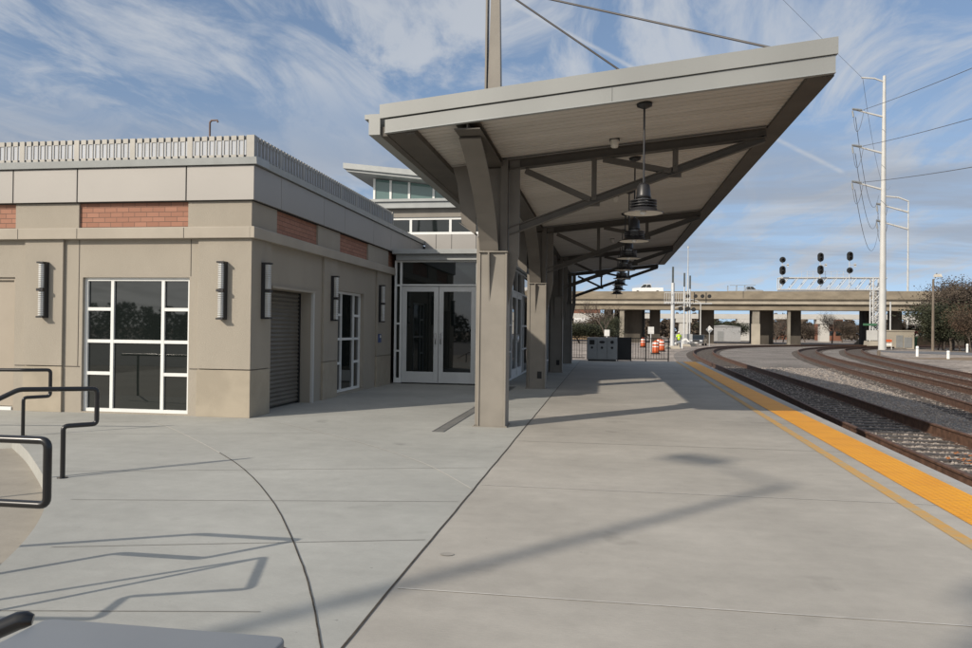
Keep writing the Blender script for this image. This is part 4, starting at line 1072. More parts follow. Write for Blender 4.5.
# vehicles
def vehicle(name, label, cat, L_, W_, prof, cab, paint, wheels, group=None, lights=True):
    """side profile along +x (front at +x) extruded in y, cabin tapered"""
    t = thing(name, label, cat, (0,0,0), group=group)
    m_ = MB(); m_.prism(prof, 'y', -W_/2, W_/2); part('body', m_, paint, t, bevel=.05)
    (a0, a1, b0, b1, z0, z1) = cab
    m_ = MB(); i_ = .14
    m_.add([(a0,-W_/2+.06,z0),(a1,-W_/2+.06,z0),(a1,W_/2-.06,z0),(a0,W_/2-.06,z0),(b0,-W_/2+i_,z1),(b1,-W_/2+i_,z1),(b1,W_/2-i_,z1),(b0,W_/2-i_,z1)],[(0,3,2,1),(4,5,6,7),(0,1,5,4),(1,2,6,5),(2,3,7,6),(3,0,4,7)])
    part('window', m_, M['glass'], t, bevel=.03)
    m_ = MB(); m_.box(b0-.03,b1+.03,-W_/2+i_-.02,W_/2-i_+.02,z1-.03,z1+.04)
    for xm0, xm1 in ((a0,b0),((a0+a1)/2,(b0+b1)/2),(a1,b1)):
        for s_ in (-1,1): m_.beam((xm0,s_*(W_/2-.05),z0),(xm1,s_*(W_/2-i_+.01),z1),.08,.05)
    part('roof', m_, paint, t)
    for wx in wheels:
        for s_ in (-1,1):
            w_ = part('wheel', MB().tube([(wx,s_*(W_/2-.2),.34),(wx,s_*(W_/2+.01),.34)], .34, 16), M['tyre'], t)
            part('rim', MB().tube([(wx,s_*(W_/2+.0),.34),(wx,s_*(W_/2+.02),.34)], .2, 12), M['chrome'], w_)
    if lights:
        xf = max(p[0] for p in prof)
        for s_ in (-1,1): part('headlight', MB().box(xf-.06,xf+.015,s_*(W_/2-.28)-.17,s_*(W_/2-.28)+.17,.62,.78), M['lightglass'], t)
        part('grille', MB().box(xf-.05,xf+.012,-.42,.42,.55,.78), M['blackmatte'], t)
        part('bumper', MB().box(xf-.1,xf+.05,-W_/2+.05,W_/2-.05,.34,.5), M['chrome'], t)
        part('number_plate', MB().box(xf+.051,xf+.06,-.18,.18,.37,.48), M['reflect'], t)
    return t
def placeb(o, px, ylane, rev=False):
    s = bs(px); o.location = (AX+tx*s-ty*ylane, AY+ty*s+tx*ylane, 8.2); o.rotation_euler = (0,0,RZb+(PI if rev else 0))
pk = vehicle('pickup_truck', 'white pickup truck driving along the overpass', 'pickup truck', 5.6, 1.95,
    [(-2.8,.45),(2.75,.42),(2.8,.9),(2.7,1.08),(1.35,1.18),(-.65,1.2),(-.66,1.19),(-2.75,1.19),(-2.8,.9)], (-.7,1.35,-.55,.75,1.18,1.80), M['carw'], (-1.75,1.8))
placeb(pk, 647, 3.0, True)
tk = vehicle('flatbed_truck', 'grey work truck with a ladder rack on the overpass', 'truck', 6.2, 2.0,
    [(-3.1,.5),(3.05,.45),(3.1,.95),(2.9,1.1),(1.8,1.2),(.2,1.2),(.19,.95),(-3.1,.95)], (.25,1.8,.35,1.3,1.2,1.7), M['carg'], (-1.9,2.0))
m_ = MB()
for x in (-2.9,-1.4,0): m_.box(x-.04,x+.04,-.9,-.84,.95,1.9); m_.box(x-.04,x+.04,.84,.9,.95,1.9); m_.box(x-.04,x+.04,-.84,.84,1.84,1.9)
m_.beam((-2.6,-.5,1.95),(1.8,-.5,1.98),.06,.1)
part('ladder_rack', m_, M['cabinet'], tk); placeb(tk, 746, 3.0, False); tk.location.z = 7.85
car = vehicle('parked_car', 'dark car facing the camera, parked under the overpass by the crossing', 'car', 4.6, 1.85,
    [(-2.3,.3),(2.25,.28),(2.3,.62),(2.2,.82),(1.2,.95),(-1.6,1.0),(-2.25,.95),(-2.3,.7)], (-1.7,1.25,-1.0,.45,.96,1.45), M['card'], (-1.4,1.4))
X_, Y_ = at(698.5,108)[:2]; car.location = (X_,Y_,gz(X_,Y_)); car.rotation_euler = (0,0,-PI/2-.25); 
c2_ = vehicle('parked_car', 'red car beyond the overpass pier at the right', 'car', 4.4, 1.8,
    [(-2.2,.3),(2.15,.28),(2.2,.62),(2.1,.82),(1.2,.95),(-1.6,1.0),(-2.15,.95),(-2.2,.7)], (-1.7,1.25,-1.0,.45,.96,1.45), M['carr'], (-1.35,1.35))
X_, Y_ = at(924,150)[:2]; c2_.location = (X_,Y_,1.1); c2_.rotation_euler = (0,0,.3)
mbk = MB(); mbk.tbox(X_-8,X_+22,Y_-3,Y_+14,-.8,1.1,1.5,1.5); struct('embankment', mbk, M['bark2'])
wv = vehicle('parked_van', 'white van parked on the road behind the overpass at the left', 'van', 5.0, 1.95,
    [(-2.5,.35),(2.45,.3),(2.5,.8),(2.3,1.1),(1.8,1.2),(1.2,1.95),(1.1,2.0),(-2.45,2.0),(-2.5,1.9)], (1.0,1.95,1.0,1.35,1.2,1.85), M['carw'], (-1.5,1.6))
X_, Y_ = at(594,185)[:2]; wv.location = (X_,Y_,2.2); wv.rotation_euler = (0,0,.1)
v2 = copy_tree(wv); X_, Y_ = at(584,190)[:2]; v2.location = (X_,Y_,2.5); v2['label'] = 'white van farthest left, behind the overpass'; v2.rotation_euler = (0,0,.1)
mbk = MB(); mbk.tbox(-60,4,181,200,-.8,2.35,1,1.5); struct('hill', mbk, M['bark2'])

# ------------------------------------------------------------------ SIGNAL GANTRY
GY = 115.; gx0, gx1 = kx(778)*GY, kx(885)*GY; zg0, zg1 = zpx(290,820,GY), zpx(278,820,GY)
gt = thing('signal_gantry', 'silver lattice signal bridge standing over the tracks at the right', 'signal gantry', (kx(875)*GY, GY, G))
m_ = MB()
for y in (GY-.6, GY+.6):
    m_.tube([(gx0,y,zg0),(gx1,y,zg0)], .11, 8); m_.tube([(gx0,y,zg1),(gx1,y,zg1)], .11, 8)
    k = 11
    for i in range(k):
        a = gx0+(gx1-gx0)*i/k; b = gx0+(gx1-gx0)*(i+1)/k; m_.tube([(a,y,zg0),(b,y,zg1)], .06, 6); 
    m_.tube([(gx0,y,zg0),(gx0,y,zg1)], .08, 6)
for i in range(8):
    a = gx0+(gx1-gx0)*i/7; m_.tube([(a,GY-.6,zg1),(a,GY+.6,zg1)], .04, 6); m_.tube([(a,GY-.6,zg0),(a,GY+.6,zg0)], .04, 6)
part('truss', m_, M['galv'], gt)
m_ = MB()
for i in range(9): a = gx0+3+(gx1-gx0-8)*i/8; m_.tube([(a,GY-.65,zg1),(a,GY-.65,zg1+.9)], .025, 6)
m_.tube([(gx0+3,GY-.65,zg1+.9),(gx1-5,GY-.65,zg1+.9)], .025, 6); m_.tube([(gx0+3,GY-.65,zg1+.5),(gx1-5,GY-.65,zg1+.5)], .02, 6)
part('handrail', m_, M['galv'], gt)
m_ = MB(); xl, xr = kx(871.5)*GY, kx(879.5)*GY
for x in (xl, xr):
    for y in (GY-.6, GY+.6): m_.tube([(x,y,G+.3),(x,y,zg1)], .11, 8)
for i in range(7):
    z = .0+i*1.2
    for y in (GY-.6, GY+.6): m_.tube([(xl,y,z),(xr,y,z+1.2)], .06, 6); m_.tube([(xr,y,z),(xl,y,z+1.2)], .06, 6); m_.tube([(xl,y,z),(xr,y,z)], .05, 6)
part('tower', m_, M['galv'], gt)
part('foundation', MB().tbox(xl-.7,xr+.7,GY-1.3,GY+1.3,G-.2,.4,.1,.1), M['bridgel'], gt)
part('equipment_box', MB().box(xl-.9,xl+.5,GY-1.0,GY-.7,.5,1.9), M['polewhite'], gt)
part('street_sign', MB().box(xl-1.4,xl+.4,GY-.9,GY-.85,2.55,2.85), M['greenbox'], gt)
def head(x, z, tall):
    h = .56 if tall else .42
    pts = [(x+.42*math.cos(a), z+(h-.42 if math.sin(a) > 0 else -(h-.42))*1.0*1.6+.42*math.sin(a)) for a in [2*PI*k_/24 for k_ in range(24)]]
    b = MB().prism(pts, 'y', GY-1.35, GY-1.25)
    p = part('signal_head', b, M['blackmatte'], gt)
    hs = MB()
    for dz in ((-.28,.28) if tall else (0,)):
        hs.tube([(x,GY-1.75,z+dz),(x,GY-1.36,z+dz)], .16, 12, cap=False)
    part('hood', hs, M['blackmatte'], p)
zz_ = lambda q, p: zpx(q, p, GY)
for px, L3 in ((780,((zz_(260.5,780),0),(zz_(271,780),1),(zz_(282,780),0))),(817.5,((zz_(258,817),1),(zz_(270.5,817),1),(zz_(282,817),0))),(846.5,((zz_(257,846),1),(zz_(271,846),0)))):
    x = kx(px)*GY
    part('signal_mast', MB().tube([(x,GY-1.1,8.0),(x,GY-1.1,12.2)], .05, 8), M['galv'], gt)
    part('bracket', MB().box(x,x+.9,GY-1.15,GY-1.05,11.05,11.13).box(x+.6,x+.9,GY-1.15,GY-1.05,10.85,11.3), M['galv'], gt)
    for z, tl in L3: head(x, z, tl)

# ------------------------------------------------------------------ POWER POLES, wires
def power_pole(px, Y, ztop, arms, label, r0, r1, top):
    x = kx(px)*Y; g0 = gz(x,Y); t = thing('power_pole', label, 'power pole', (x,Y,g0), group='tall steel power poles')
    part('shaft', MB().tube([(x,Y,g0),(x,Y,ztop)], .4, 16, radii=[r0,r1]), M['polewhite'], t)
    s = Y/86.
    part('top_arm', MB().tube([(x,Y,top),(x-1.0*s,Y,top+.42*s),(x-2.3*s,Y,top+.55*s)], .09*s, 8), M['polewhite'], t)
    for z in arms:
        a = part('arm', MB().tube([(x,Y,z),(x-3.0*s,Y,z+.9*s)], .1*s, 8, radii=[.12*s,.07*s]), M['polewhite'], t)
        m_ = MB()
        for q in range(8): m_.tube([(x-3.0*s+(-.18+.16*q*.8)*s,Y-.05,z+(.93-.02*q)*s),(x-3.0*s+(-.10+.16*q*.8)*s,Y-.05,z+(.93-.02*q)*s)], .13*s, 8)
        m_.tube([(x-3.15*s,Y,z+.75*s),(x-3.05*s,Y,z+.1*s)], .09*s, 8)
        part('insulator', m_, M['cabinet'], a)
        jm = MB(); jm.tube(bez((x-3.05*s,Y,z+.1*s),(x-2.7*s,Y,z-3.4*s),(x-2.0*s,Y,z+.8*s),8), .022*s, 5); part('jumper_wire', jm, M['cable'], a)
    return x
hY = 92.; pa = [zpx(q,883,hY) for q in (116.5,153,189.5)]; ptop = zpx(75,884,hY)
X1 = power_pole(882.3, hY, ptop, pa, 'large pale steel power pole nearest the tracks at the right', .41, .16, ptop-.7)
fY = 190.; fa = [zpx(q,907,fY) for q in (212,229)]
X2 = power_pole(907.5, fY, zpx(200,907,fY), fa, 'distant slim power pole behind the overpass, right of the large one', .27, .12, zpx(201,907,fY))
def wire(p, q, sag, label, r=.03):
    m_ = MB(); pts = []
    for i in range(17):
        t = i/16; v = Vector(p)*(1-t)+Vector(q)*t; v.z -= sag*4*t*(1-t); pts.append(tuple(v))
    m_.tube(pts, r, 5); o = single('power_line', m_, M['cable'], label, 'power line', 'overhead power lines'); return o
for i, (z, pyr, nm) in enumerate(zip(pa, (60,111,160), ('upper','middle','lower'))):
    # wire passes px 972 at the given height: extend beyond the frame
    Yr = 62.; xr_ = kx(972)*Yr; zr_ = zpx(pyr,972,Yr)
    p = Vector((X1-2.2,hY,z+.9)); q = Vector((xr_,Yr,zr_)); q2 = p+(q-p)*2.2
    wire(p, q2, .5, nm+' power line running from the large pole out of the right edge', .028)
for z, z2, nm in zip(pa, (fa[0]+4, fa[0], fa[1]), ('upper','middle','lower')):
    wire((X1-3.05,hY,z+.1), (X2-6.5,fY,z2), 6, nm+' power line sagging from the large pole towards the distant one', .032)
wire((X1-2.3,hY,ptop-.2), (X1-70,20,60), 1, 'thin shield wire rising from the top arm of the large pole', .015)
wire((X1-2.3,hY,ptop-.2), (X2-4,fY,36), 5, 'thin shield wire sagging from the large pole top to the distant pole', .02)
# far cable pylons seen at sky 961..: small lines
# wooden utility pole with lamp
UY_ = 90.; x = kx(933)*UY_; t = thing('utility_pole', 'weathered wooden pole with a lamp on top at the right', 'utility pole', (x,UY_,G))
part('pole', MB().tube([(x,UY_,G),(x,UY_,zpx(279,933,UY_))], .2, 12, radii=[.16,.11]), M['wood'], t)
part('lamp_arm', MB().tube([(x,UY_,zpx(281,933,UY_)),(x+.3,UY_,zpx(276,933,UY_))], .05, 8), M['cabinet'], t)
part('lamp_head', MB().tbox(x+.05,x+.85,UY_-.2,UY_+.2,zpx(277,933,UY_),zpx(274,933,UY_),.1,.05), M['lampwhite'], t)
# white posts
def post(px, Y, h, label, proto=[None]):
    x = kx(px)*Y
    if proto[0] is None:
        t = thing('marker_post', label, 'post', (0,0,0), group='white posts beside the road'); part('shaft', MB().lathe(0,0,[(.001,1),(.10,.98),(.11,.9),(.11,0)],12), M['reflect'], t); part('collar', MB().lathe(0,0,[(.112,.8),(.125,.79),(.125,.72),(.112,.71)],12), M['galv'], t); proto[0] = t; o = t
    else: o = copy_tree(proto[0])
    o.location = (x,Y,G); o.scale = (1,1,h); o['label'] = label
post(917.5,66.5,.85,'white post left of the others, nearest the large power pole')
post(948.5,61,.62,'short white post in the middle, standing by a patch of dry grass')
post(967.5,85,.9,'white post nearest the right edge of the picture')
x = kx(879)*64.7; single('marker_stake', MB().box(x-.1,x+.1,64.6,64.8,G,.05), M['wood'], 'short dark stake in front of the large power pole', 'stake')
# relay cabinets
t = thing('relay_house', 'pale concrete equipment house behind the large power pole', 'equipment house', (kx(897)*104,104,G))
x = kx(897)*104; part('body', MB().box(x-1.6,x+1.7,103,106,-.6,1.75), M['bridgel'], t); part('roof', MB().box(x-1.7,x+1.8,102.9,106.1,1.75,1.9), M['bridgel'], t)
part('door', MB().box(x-.45,x+.35,102.95,102.999,-.3,1.25), M['cabinet'], t); part('door', MB().box(x+.5,x+1.4,102.95,102.999,-.3,1.0), M['cabinet'], t)
part('conduit', MB().tube([(x-1.0,103.4,1.9),(x-1.0,103.4,5.5)], .1, 8), M['galv'], t)
x = kx(912)*106; t = thing('utility_box','small green box beside the pale equipment house','utility box',(x,106,G)); part('body', MB().box(x-.5,x+.5,105.6,106.4,-.5,.95), M['greenbox'], t, bevel=.04); part('lid', MB().box(x-.55,x+.55,105.55,106.45,.95,1.03), M['greenbox'], t)
x = kx(888.5)*96; t = thing('work_sign','small orange and white barricade at the foot of the large power pole','barricade',(x,96,G)); part('board', MB().box(x-.35,x+.35,95.9,95.95,.45,.75), M['orange'], t); part('board', MB().box(x-.35,x+.35,95.9,95.95,.0,.3), M['reflect'], t)
for s_ in (-1,1): part('leg', MB().beam((x+s_*.3,95.85,G),(x+s_*.3,96.0,.8),.05,.05), M['reflect'], t)

# far buildings
t = thing('shed','pale grey shed under the overpass beyond the crossing','shed',(kx(721)*186,186,-.67)); x = kx(721)*186
part('wall', MB().box(x-3.5,x+4.5,186,192,-.7,2.7), M['shed'], t); part('roof', MB().prism([(x-3.7,2.7),(x+4.7,2.7),(x+.5,3.1)], 'y', 185.8, 192.2), M['shed'], t); part('door', MB().box(x-.8,x+.6,185.95,185.999,-.7,1.6), M['cabinet'], t)
def far_block(px0, px1, Y, ztop, label, m):
    x0, x1 = kx(px0)*Y, kx(px1)*Y; t = thing('brick_building', label, 'building', ((x0+x1)/2,Y,-.67))
    part('wall', MB().box(x0,x1,Y,Y+12,-.7,ztop), m, t); part('roof', MB().box(x0-.2,x1+.2,Y-.2,Y+12.2,ztop,ztop+.4), M['bridged'], t)
    n_ = max(2, int((x1-x0)/4)); 
    for r in range(2):
        for i in range(n_):
            xc = x0+(i+.5)*(x1-x0)/n_; z = .8+r*3
            if z+1.2 < ztop: part('window', MB().box(xc-.8,xc+.8,Y-.05,Y-.001,z,z+1.3), M['glass'], t)
far_block(826,843,230,6.2,'dark red brick building between the overpass piers right of centre',M['brickb'])
far_block(566,600,240,8.5,'dark brick building behind the vans at the left',M['brickb'])
far_block(768,792,260,4.6,'low red brick building far beyond the middle piers',M['brickb'])

# ------------------------------------------------------------------ TREES
def make_tree(name, h, crown_r, nleaf, leafmat, seed, leaf=.16, bare=False, low=.25):
    rn = random.Random(seed); t = thing(name, '', 'tree', (0,0,0)); tr = MB(); tips = []
    def branch(p, d, L, r, depth):
        pts = [p]; q = Vector(p); dd = Vector(d)
        for i in range(4):
            dd = (dd+Vector((rn.gauss(0,.14),rn.gauss(0,.14),rn.gauss(.03,.08)))).normalized(); q = q+dd*L/4; pts.append(tuple(q))
            if depth < 3 and i >= 1:
                for _ in range(2 if depth < 2 or bare else 1):
                    a = rn.uniform(0,2*PI); nd = (dd*.6+Vector((math.cos(a),math.sin(a),rn.uniform(.0,.6)))*.75).normalized()
                    branch(tuple(q), nd, L*rn.uniform(.5,.68), r*.5, depth+1)
        tr.tube(pts, r, 6 if depth < 2 else 4, cap=False, radii=[r*(1-.16*i) for i in range(5)])
        if depth >= 1: tips.append(q)
    branch((0,0,-.2), (0,0,1), h*.62, h*.024, 0)
    part('trunk', tr, M['bark'], t)
    lf = MB(); vs = []; fs = []
    for i in range(nleaf):
        c = rn.choice(tips); s = crown_r*.22
        p = Vector((c.x+rn.gauss(0,s), c.y+rn.gauss(0,s), c.z+rn.gauss(0,s*.8)))
        if p.z < h*low*.4: p.z = h*low*.4+rn.random()*h*.2
        a = Vector((rn.gauss(0,1),rn.gauss(0,1),rn.gauss(0,1))).normalized(); b = a.cross(Vector((rn.gauss(0,1),rn.gauss(0,1),rn.gauss(0,1)))).normalized(); l = leaf*rn.uniform(.5,1.4)
        o_ = len(vs); vs += [tuple(p-a*l), tuple(p+b*l*.6), tuple(p+a*l), tuple(p-b*l*.6)]; fs.append((o_,o_+1,o_+2,o_+3))
    if nleaf: lf.add(vs, fs); part('crown', lf, leafmat, t)
    return t
def put(o, px, Y, label, rz, sc_, z=None, cat='tree'):
    c = copy_tree(o); x = kx(px)*Y; c.location = (x,Y,gz(x,Y) if z is None else z); c.rotation_euler = (0,0,rz); c.scale = (sc_,)*3 if not isinstance(sc_, tuple) else sc_; c['label'] = label; c['category'] = cat; return c
T_bare = make_tree('bare_tree', 8, 3, 500, M['leafb'], 5, leaf=.07, bare=True)
T_br = make_tree('brown_tree', 8, 4, 9000, M['leafb'], 11, leaf=.12)
T_rust = make_tree('autumn_tree', 8, 4, 9000, M['leafr'], 14, leaf=.12)
T_gr = make_tree('evergreen_tree', 7, 4.5, 16000, M['leafg'], 21, leaf=.14, low=.05)
x = kx(611)*75
def mv(o, px, Y, label, rz, s):
    x = kx(px)*Y; o.location = (x,Y,gz(x,Y)); o.rotation_euler = (0,0,rz); o.scale = (s,)*3 if not isinstance(s, tuple) else s; o['label'] = label
mv(T_bare, 609, 95, 'bare leafless tree rising in front of the overpass behind the cabinet', 0, .72)
mv(T_gr, 951, 92, 'dark evergreen bush mass right of the wooden utility pole', 0, (.95,.95,.62))
mv(T_br, 967, 96, 'brown leaved tree standing highest at the right edge', .5, .80)
mv(T_rust, 972, 84, 'rust coloured leafy tree cut by the right edge', 1.5, (.5,.5,.46))
put(T_gr, 597, 112, 'dark green shrubbery behind the grey cabinet', 1.1, (1.0,1.0,.34))
put(T_gr, 580, 118, 'dark green shrubbery farthest left under the overpass', 2.1, (1.0,1.0,.36))
put(T_gr, 612, 120, 'dark evergreen tree between the left piers of the overpass', 2.9, (.42,.42,.48))
put(T_gr, 728, 190, 'evergreen tree behind the pale shed', .4, (1.5,1.2,.55))
put(T_gr, 938, 98, 'evergreen bush just behind the wooden utility pole', 4, (.6,.6,.42))
put(T_gr, 966, 90, 'evergreen bush at the right edge below the brown trees', 5, (.6,.6,.40))
put(T_br, 944, 104, 'brown leaved tree behind the wooden utility pole', 2, .74)
put(T_br, 956, 158, 'brown tree whose crown tops the overpass parapet', 3.3, 1.28)
put(T_br, 944, 160, 'smaller brown tree crown just above the overpass parapet', 1.9, (.9,.9,1.22))
put(T_br, 953, 99, 'brown leaved tree between the utility pole and the right edge', 4.2, (.85,.85,.78))
put(T_gr, 943, 97, 'low evergreen bush at the foot of the wooden utility pole', 3.1, (.55,.55,.42))
put(T_br, 970, 104, 'brown leaved tree behind the one at the right edge', 2.2, .86)
put(T_gr, 961, 93, 'dark round evergreen bush between the two shorter white posts and the trees', 1.7, (.8,.7,.5))
put(T_bare, 783, 175, 'bare tree between the middle piers of the overpass', 2, .75)
put(T_bare, 832, 170, 'bare tree in front of the dark brick building', 1, .85)
put(T_bare, 776, 182, 'thin bare tree beside the crash wall', 4, .65)
put(T_rust, 858, 200, 'low reddish tree left of the signal tower', 1, (1.3,1.0,.5))
put(T_br, 842, 190, 'brown tree beside the brick building', 4, (.9,.9,.55))
put(T_rust, 597, 180, 'reddish brown tree far behind the left piers', 3, (1.5,1.2,.6))
put(T_br, 805, 185, 'brown tree between the two middle right piers', 5, (.8,.8,.45))
put(T_br, 905, 160, 'brown tree behind the equipment house', 2.2, (.7,.7,.42))
# distant woods (uncountable) far ahead and behind the camera
def woods(name, pts, hmin, hmax, nper, leaf, m, seed):
    rn = random.Random(seed); vs = []; fs = []
    for (cx_, cy_) in pts:
        h = rn.uniform(hmin, hmax); w = h*rn.uniform(.6,1.0)
        for i in range(nper):
            a = rn.uniform(0,2*PI); rr_ = w*math.sqrt(rn.random())*.6; zz = h*(rn.random()**.8); k_ = 1-.6*(zz/h)**2
            p = Vector((cx_+rr_*k_*math.cos(a), cy_+rr_*k_*math.sin(a), G+zz))
            u = Vector((rn.gauss(0,1),rn.gauss(0,1),rn.gauss(0,1))).normalized(); v = u.cross(Vector((rn.gauss(0,1),rn.gauss(0,1),rn.gauss(0,1)))).normalized(); l = leaf*rn.uniform(.5,1.5)
            o_ = len(vs); vs += [tuple(p-u*l), tuple(p+v*l*.7), tuple(p+u*l), tuple(p-v*l*.7)]; fs.append((o_,o_+1,o_+2,o_+3))
    b = MB(); b.add(vs, fs); struct(name, b, m, 'stuff')
rn = random.Random(9)
woods('distant_woods', [(-60+i*2.2+rn.gauss(0,1), 225+rn.uniform(0,50)) for i in range(120)], 4.5, 8.0, 300, .5, M['leafb'], 31)
woods('distant_green_woods', [(-50+i*9+rn.gauss(0,3), 275+rn.uniform(0,40)) for i in range(24)], 3.5, 6, 170, .7, M['leafg'], 32)
woods('woods_behind_camera', [(-95+i*1.25+rn.gauss(0,.6), -55-rn.uniform(0,14)) for i in range(110)], 2.8, 4.6, 620, .17, M['leafb'], 33)
# parking light pole left behind the camera (its shadow crosses the platform, and the window mirrors it)
PH = 12.5
bx, by = 1.62-1.2*PH, 7.1-1.45*PH
def chalk(cx, cy, rx, ry, lab):
    pts = [(cx+rx*math.cos(a)*random.uniform(.93,1.07), cy+ry*math.sin(a)*random.uniform(.9,1.1)) for a in [2*PI*k/26 for k in range(27)]]
    struct('chalk_mark', ribbon(pts, .028, .0035), M['chalk'])
rs = random.Random(5)
for i in range(0):
    struct('spot', disc(rs.uniform(-3.2,2.3), rs.uniform(3.3,10), rs.uniform(.006,.02), .003, 1, 1, 7), M['joint'])
t = thing('lamp_post','unseen tall post added behind the camera to cast the bottom right corner shadow','lamp post',(2.15-1.2*PH,4.1-1.45*PH,G))
part('pole', MB().tube([(2.15-1.2*PH,4.1-1.45*PH,G),(2.15-1.2*PH,4.1-1.45*PH,PH)], .1, 12, radii=[.2,.16]), M['cabinet'], t)  # unseen shadow caster standing in for a mast, added behind the camera
part('lamp_head', MB().beam((1.85-1.2*PH,4.3-1.45*PH,PH+.05),(2.55-1.2*PH,3.9-1.45*PH,PH+.05),.34,.12), M['cabinet'], t)
t = thing('lamp_post','tall lamp post behind the camera whose thin shadow crosses the platform','lamp post',(bx,by,G))
part('pole', MB().tube([(bx,by,G),(bx,by,PH)], .1, 12, radii=[.11,.06]), M['cabinet'], t)
part('arm', MB().tube([(bx,by,PH-.05),(bx-.6,by+1.0,PH+.05)], .025, 8), M['cabinet'], t)
part('lamp_head', MB().beam((bx-.45,by+.95,PH+.05),(bx-.95,by+1.35,PH+.05),.34,.12), M['cabinet'], t)

# ------------------------------------------------------------------ WORLD
SUN = Vector((1.2,1.45,-1.0)).normalized()
elev = math.asin(-SUN.z); az = math.atan2(-SUN.x, -SUN.y)   # azimuth clockwise from +Y
w = bpy.data.worlds.new('World'); sc.world = w; w.use_nodes = True; N = w.node_tree.nodes; L = w.node_tree.links
bg = N['Background']; sky = N.new('ShaderNodeTexSky'); sky.sky_type = 'NISHITA'; sky.sun_disc = False; sky.sun_elevation = elev; sky.sun_rotation = az % (2*PI)
sky.air_density = 1.0; sky.dust_density = .7; sky.ozone_density = 1.0; sky.altitude = 50
tc = N.new('ShaderNodeTexCoord'); nrm = N.new('ShaderNodeVectorMath'); nrm.operation = 'NORMALIZE'; L.new(tc.outputs['Generated'], nrm.inputs[0])
sep = N.new('ShaderNodeSeparateXYZ'); L.new(nrm.outputs[0], sep.inputs[0])
def math_(op, a, b=None, clamp=False):
    n_ = N.new('ShaderNodeMath'); n_.operation = op; n_.use_clamp = clamp
    for i, v in enumerate((a, b)):
        if v is None: continue
        if isinstance(v, (int, float)): n_.inputs[i].default_value = v
        else: L.new(v, n_.inputs[i])
    return n_.outputs[0]
def mrange(s, a, b, lo, hi):
    r = N.new('ShaderNodeMapRange'); r.interpolation_type = 'SMOOTHSTEP'
    for i, v in enumerate((a, b, lo, hi)): r.inputs[i+1].default_value = v
    L.new(s, r.inputs[0]); return r.outputs[0]
sv = N.new('ShaderNodeCombineXYZ'); L.new(sep.outputs[0], sv.inputs[0]); L.new(sep.outputs[1], sv.inputs[1]); L.new(math_('ADD', math_('MULTIPLY', math_('MAXIMUM', sep.outputs[2], 0.0), .85), .17), sv.inputs[2])
svn = N.new('ShaderNodeVectorMath'); svn.operation = 'NORMALIZE'; L.new(sv.outputs[0], svn.inputs[0]); L.new(svn.outputs[0], sky.inputs[0])
zc = math_('ADD', math_('MAXIMUM', sep.outputs[2], 0.0), .10)
cb = N.new('ShaderNodeCombineXYZ'); L.new(math_('DIVIDE', sep.outputs[0], zc), cb.inputs[0]); L.new(math_('DIVIDE', sep.outputs[1], zc), cb.inputs[1])
def cloud_noise(scale, rot, stretch, detail, rough, dist=0, loc=(0,0,0)):
    mp = N.new('ShaderNodeMapping'); mp.inputs['Rotation'].default_value = (0,0,rot); mp.inputs['Scale'].default_value = stretch; mp.inputs['Location'].default_value = loc
    L.new(cb.outputs[0], mp.inputs[0]); n_ = N.new('ShaderNodeTexNoise'); n_.inputs['Scale'].default_value = scale; n_.inputs['Detail'].default_value = detail; n_.inputs['Roughness'].default_value = rough; n_.inputs['Distortion'].default_value = dist
    L.new(mp.outputs[0], n_.inputs['Vector']); return n_.outputs[0]
streak2 = mrange(cloud_noise(1.3, -.55, (1.7,.6,1), 10, .62, 1.2, (9,4,0)), .43, .66, 0, 1)
streak = mrange(cloud_noise(1.5, .35, (1.5,.62,1), 10, .62, .9, (3,1,0)), .41, .65, 0, 1)
patchy = mrange(cloud_noise(.62, .2, (1,.8,1), 4, .5, .3, (5.3,2.2,0)), .28, .58, .30, 1)
cir = math_('MULTIPLY', math_('MAXIMUM', streak, streak2), patchy)
low_ = mrange(cloud_noise(.75, .1, (.5,1.2,1), 8, .62, .3, (1,7,0)), .36, .60, 0, 1)
lowmask = math_('MULTIPLY', mrange(sep.outputs[2], .05, .10, 0, 1), mrange(sep.outputs[2], .16, .30, 1, 0))
lowc = math_('MULTIPLY', math_('MULTIPLY', low_, lowmask), .75)
fac = math_('MULTIPLY', cir, .80)
veil = mrange(sep.outputs[2], .0, .3, .22, .05)
fac = math_('MAXIMUM', fac, veil)
# contrails: thin great-circle arcs
def trail(d1, d2, width):
    a = Vector(d1).normalized(); b = Vector(d2).normalized(); nn = a.cross(b).normalized(); mid = (a+b).normalized(); half = math.cos(a.angle(mid))
    dt = N.new('ShaderNodeVectorMath'); dt.operation = 'DOT_PRODUCT'; L.new(nrm.outputs[0], dt.inputs[0]); dt.inputs[1].default_value = nn
    dm = N.new('ShaderNodeVectorMath'); dm.operation = 'DOT_PRODUCT'; L.new(nrm.outputs[0], dm.inputs[0]); dm.inputs[1].default_value = mid
    m1 = mrange(math_('ABSOLUTE', dt.outputs['Value']), 0, width, 1, 0); m2 = mrange(dm.outputs['Value'], half-.0002, half+.0002, 0, 1)
    return math_('MULTIPLY', m1, m2)
def dirpx(px, py): return (kx(px), 1.0, (331+(px-605)*.012-py)/760*(.98795-.1548*kx(px)))
tr1 = trail(dirpx(508,2), dirpx(632,68), .0042); tr2 = trail(dirpx(765,134), dirpx(842,172), .0042)
tn = mrange(cloud_noise(9, 0, (1,1,1), 4, .6), .3, .7, .35, .75)
trf = math_('MULTIPLY', math_('MAXIMUM', tr1, tr2), tn)
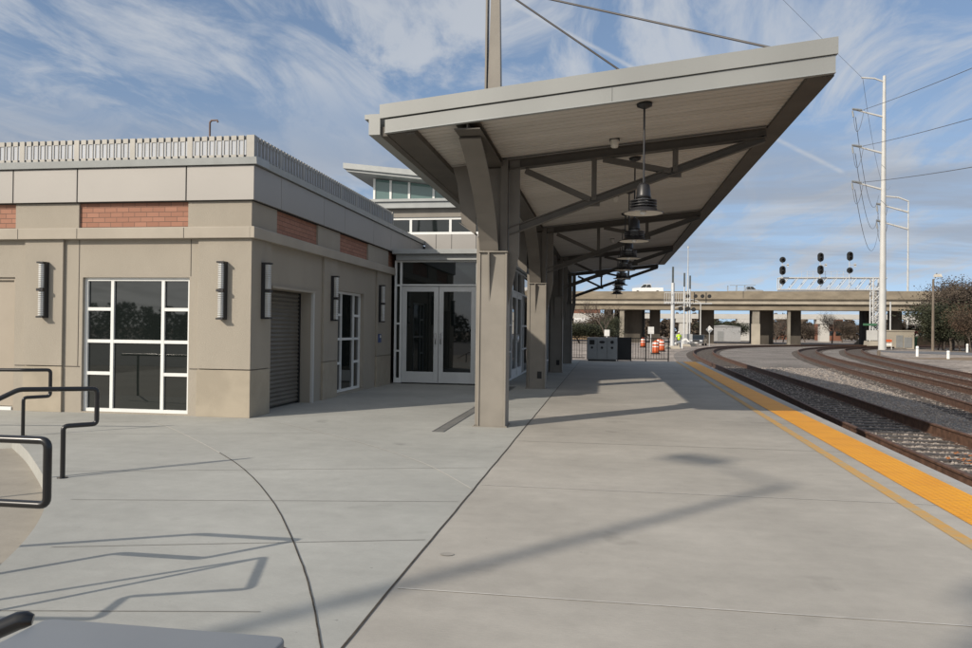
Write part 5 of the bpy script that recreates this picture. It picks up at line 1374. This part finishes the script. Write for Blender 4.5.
mix = N.new('ShaderNodeMix'); mix.data_type = 'RGBA'; L.new(fac, mix.inputs[0]); L.new(sky.outputs[0], mix.inputs[6]); mix.inputs[7].default_value = (4.0,4.2,4.5,1)
mixl = N.new('ShaderNodeMix'); mixl.data_type = 'RGBA'; L.new(lowc, mixl.inputs[0]); L.new(mix.outputs[2], mixl.inputs[6]); mixl.inputs[7].default_value = (2.35,2.6,3.05,1)
ds = N.new('ShaderNodeVectorMath'); ds.operation = 'DOT_PRODUCT'; L.new(nrm.outputs[0], ds.inputs[0]); ds.inputs[1].default_value = -SUN
mixs = N.new('ShaderNodeMix'); mixs.data_type = 'RGBA'; mixt = N.new('ShaderNodeMix'); mixt.data_type = 'RGBA'; L.new(trf, mixt.inputs[0]); L.new(mixl.outputs[2], mixt.inputs[6]); mixt.inputs[7].default_value = (3.9,4.1,4.4,1)
L.new(mrange(ds.outputs['Value'], .35, 1, 0, .6), mixs.inputs[0]); L.new(mixt.outputs[2], mixs.inputs[6]); mixs.inputs[7].default_value = (8.5,8.2,7.6,1)
L.new(mixs.outputs[2], bg.inputs['Color']); bg.inputs['Strength'].default_value = .142

sl = bpy.data.lights.new('Sun', 'SUN'); sl.energy = 3.95; sl.angle = math.radians(.53); sl.color = (1.0,.90,.77)
so = bpy.data.objects.new('Sun', sl); COL.objects.link(so); so.rotation_euler = SUN.to_track_quat('-Z','Y').to_euler()

# ------------------------------------------------------------------ CAMERA
cam = bpy.data.cameras.new('Camera'); co = bpy.data.objects.new('Camera', cam); COL.objects.link(co)
cam.sensor_width = 36; cam.lens = 36*760/972; cam.clip_end = 4000; cam.clip_start = .05
yaw, pitch, roll = 0.1554105980484388, 0.007330829566831613, 0.012
co.matrix_world = Matrix.Translation((0,0,H)) @ Matrix.Rotation(yaw,4,'Z') @ Matrix.Rotation(PI/2+pitch,4,'X') @ Matrix.Rotation(roll,4,'Z')
sc.camera = co
sc.render.engine = 'CYCLES'
sc.view_settings.view_transform = 'Standard'; sc.view_settings.look = 'None'; sc.view_settings.gamma = 1; sc.view_settings.exposure = 0
for o in bpy.data.objects:
    if 'b' in o: del o['b']
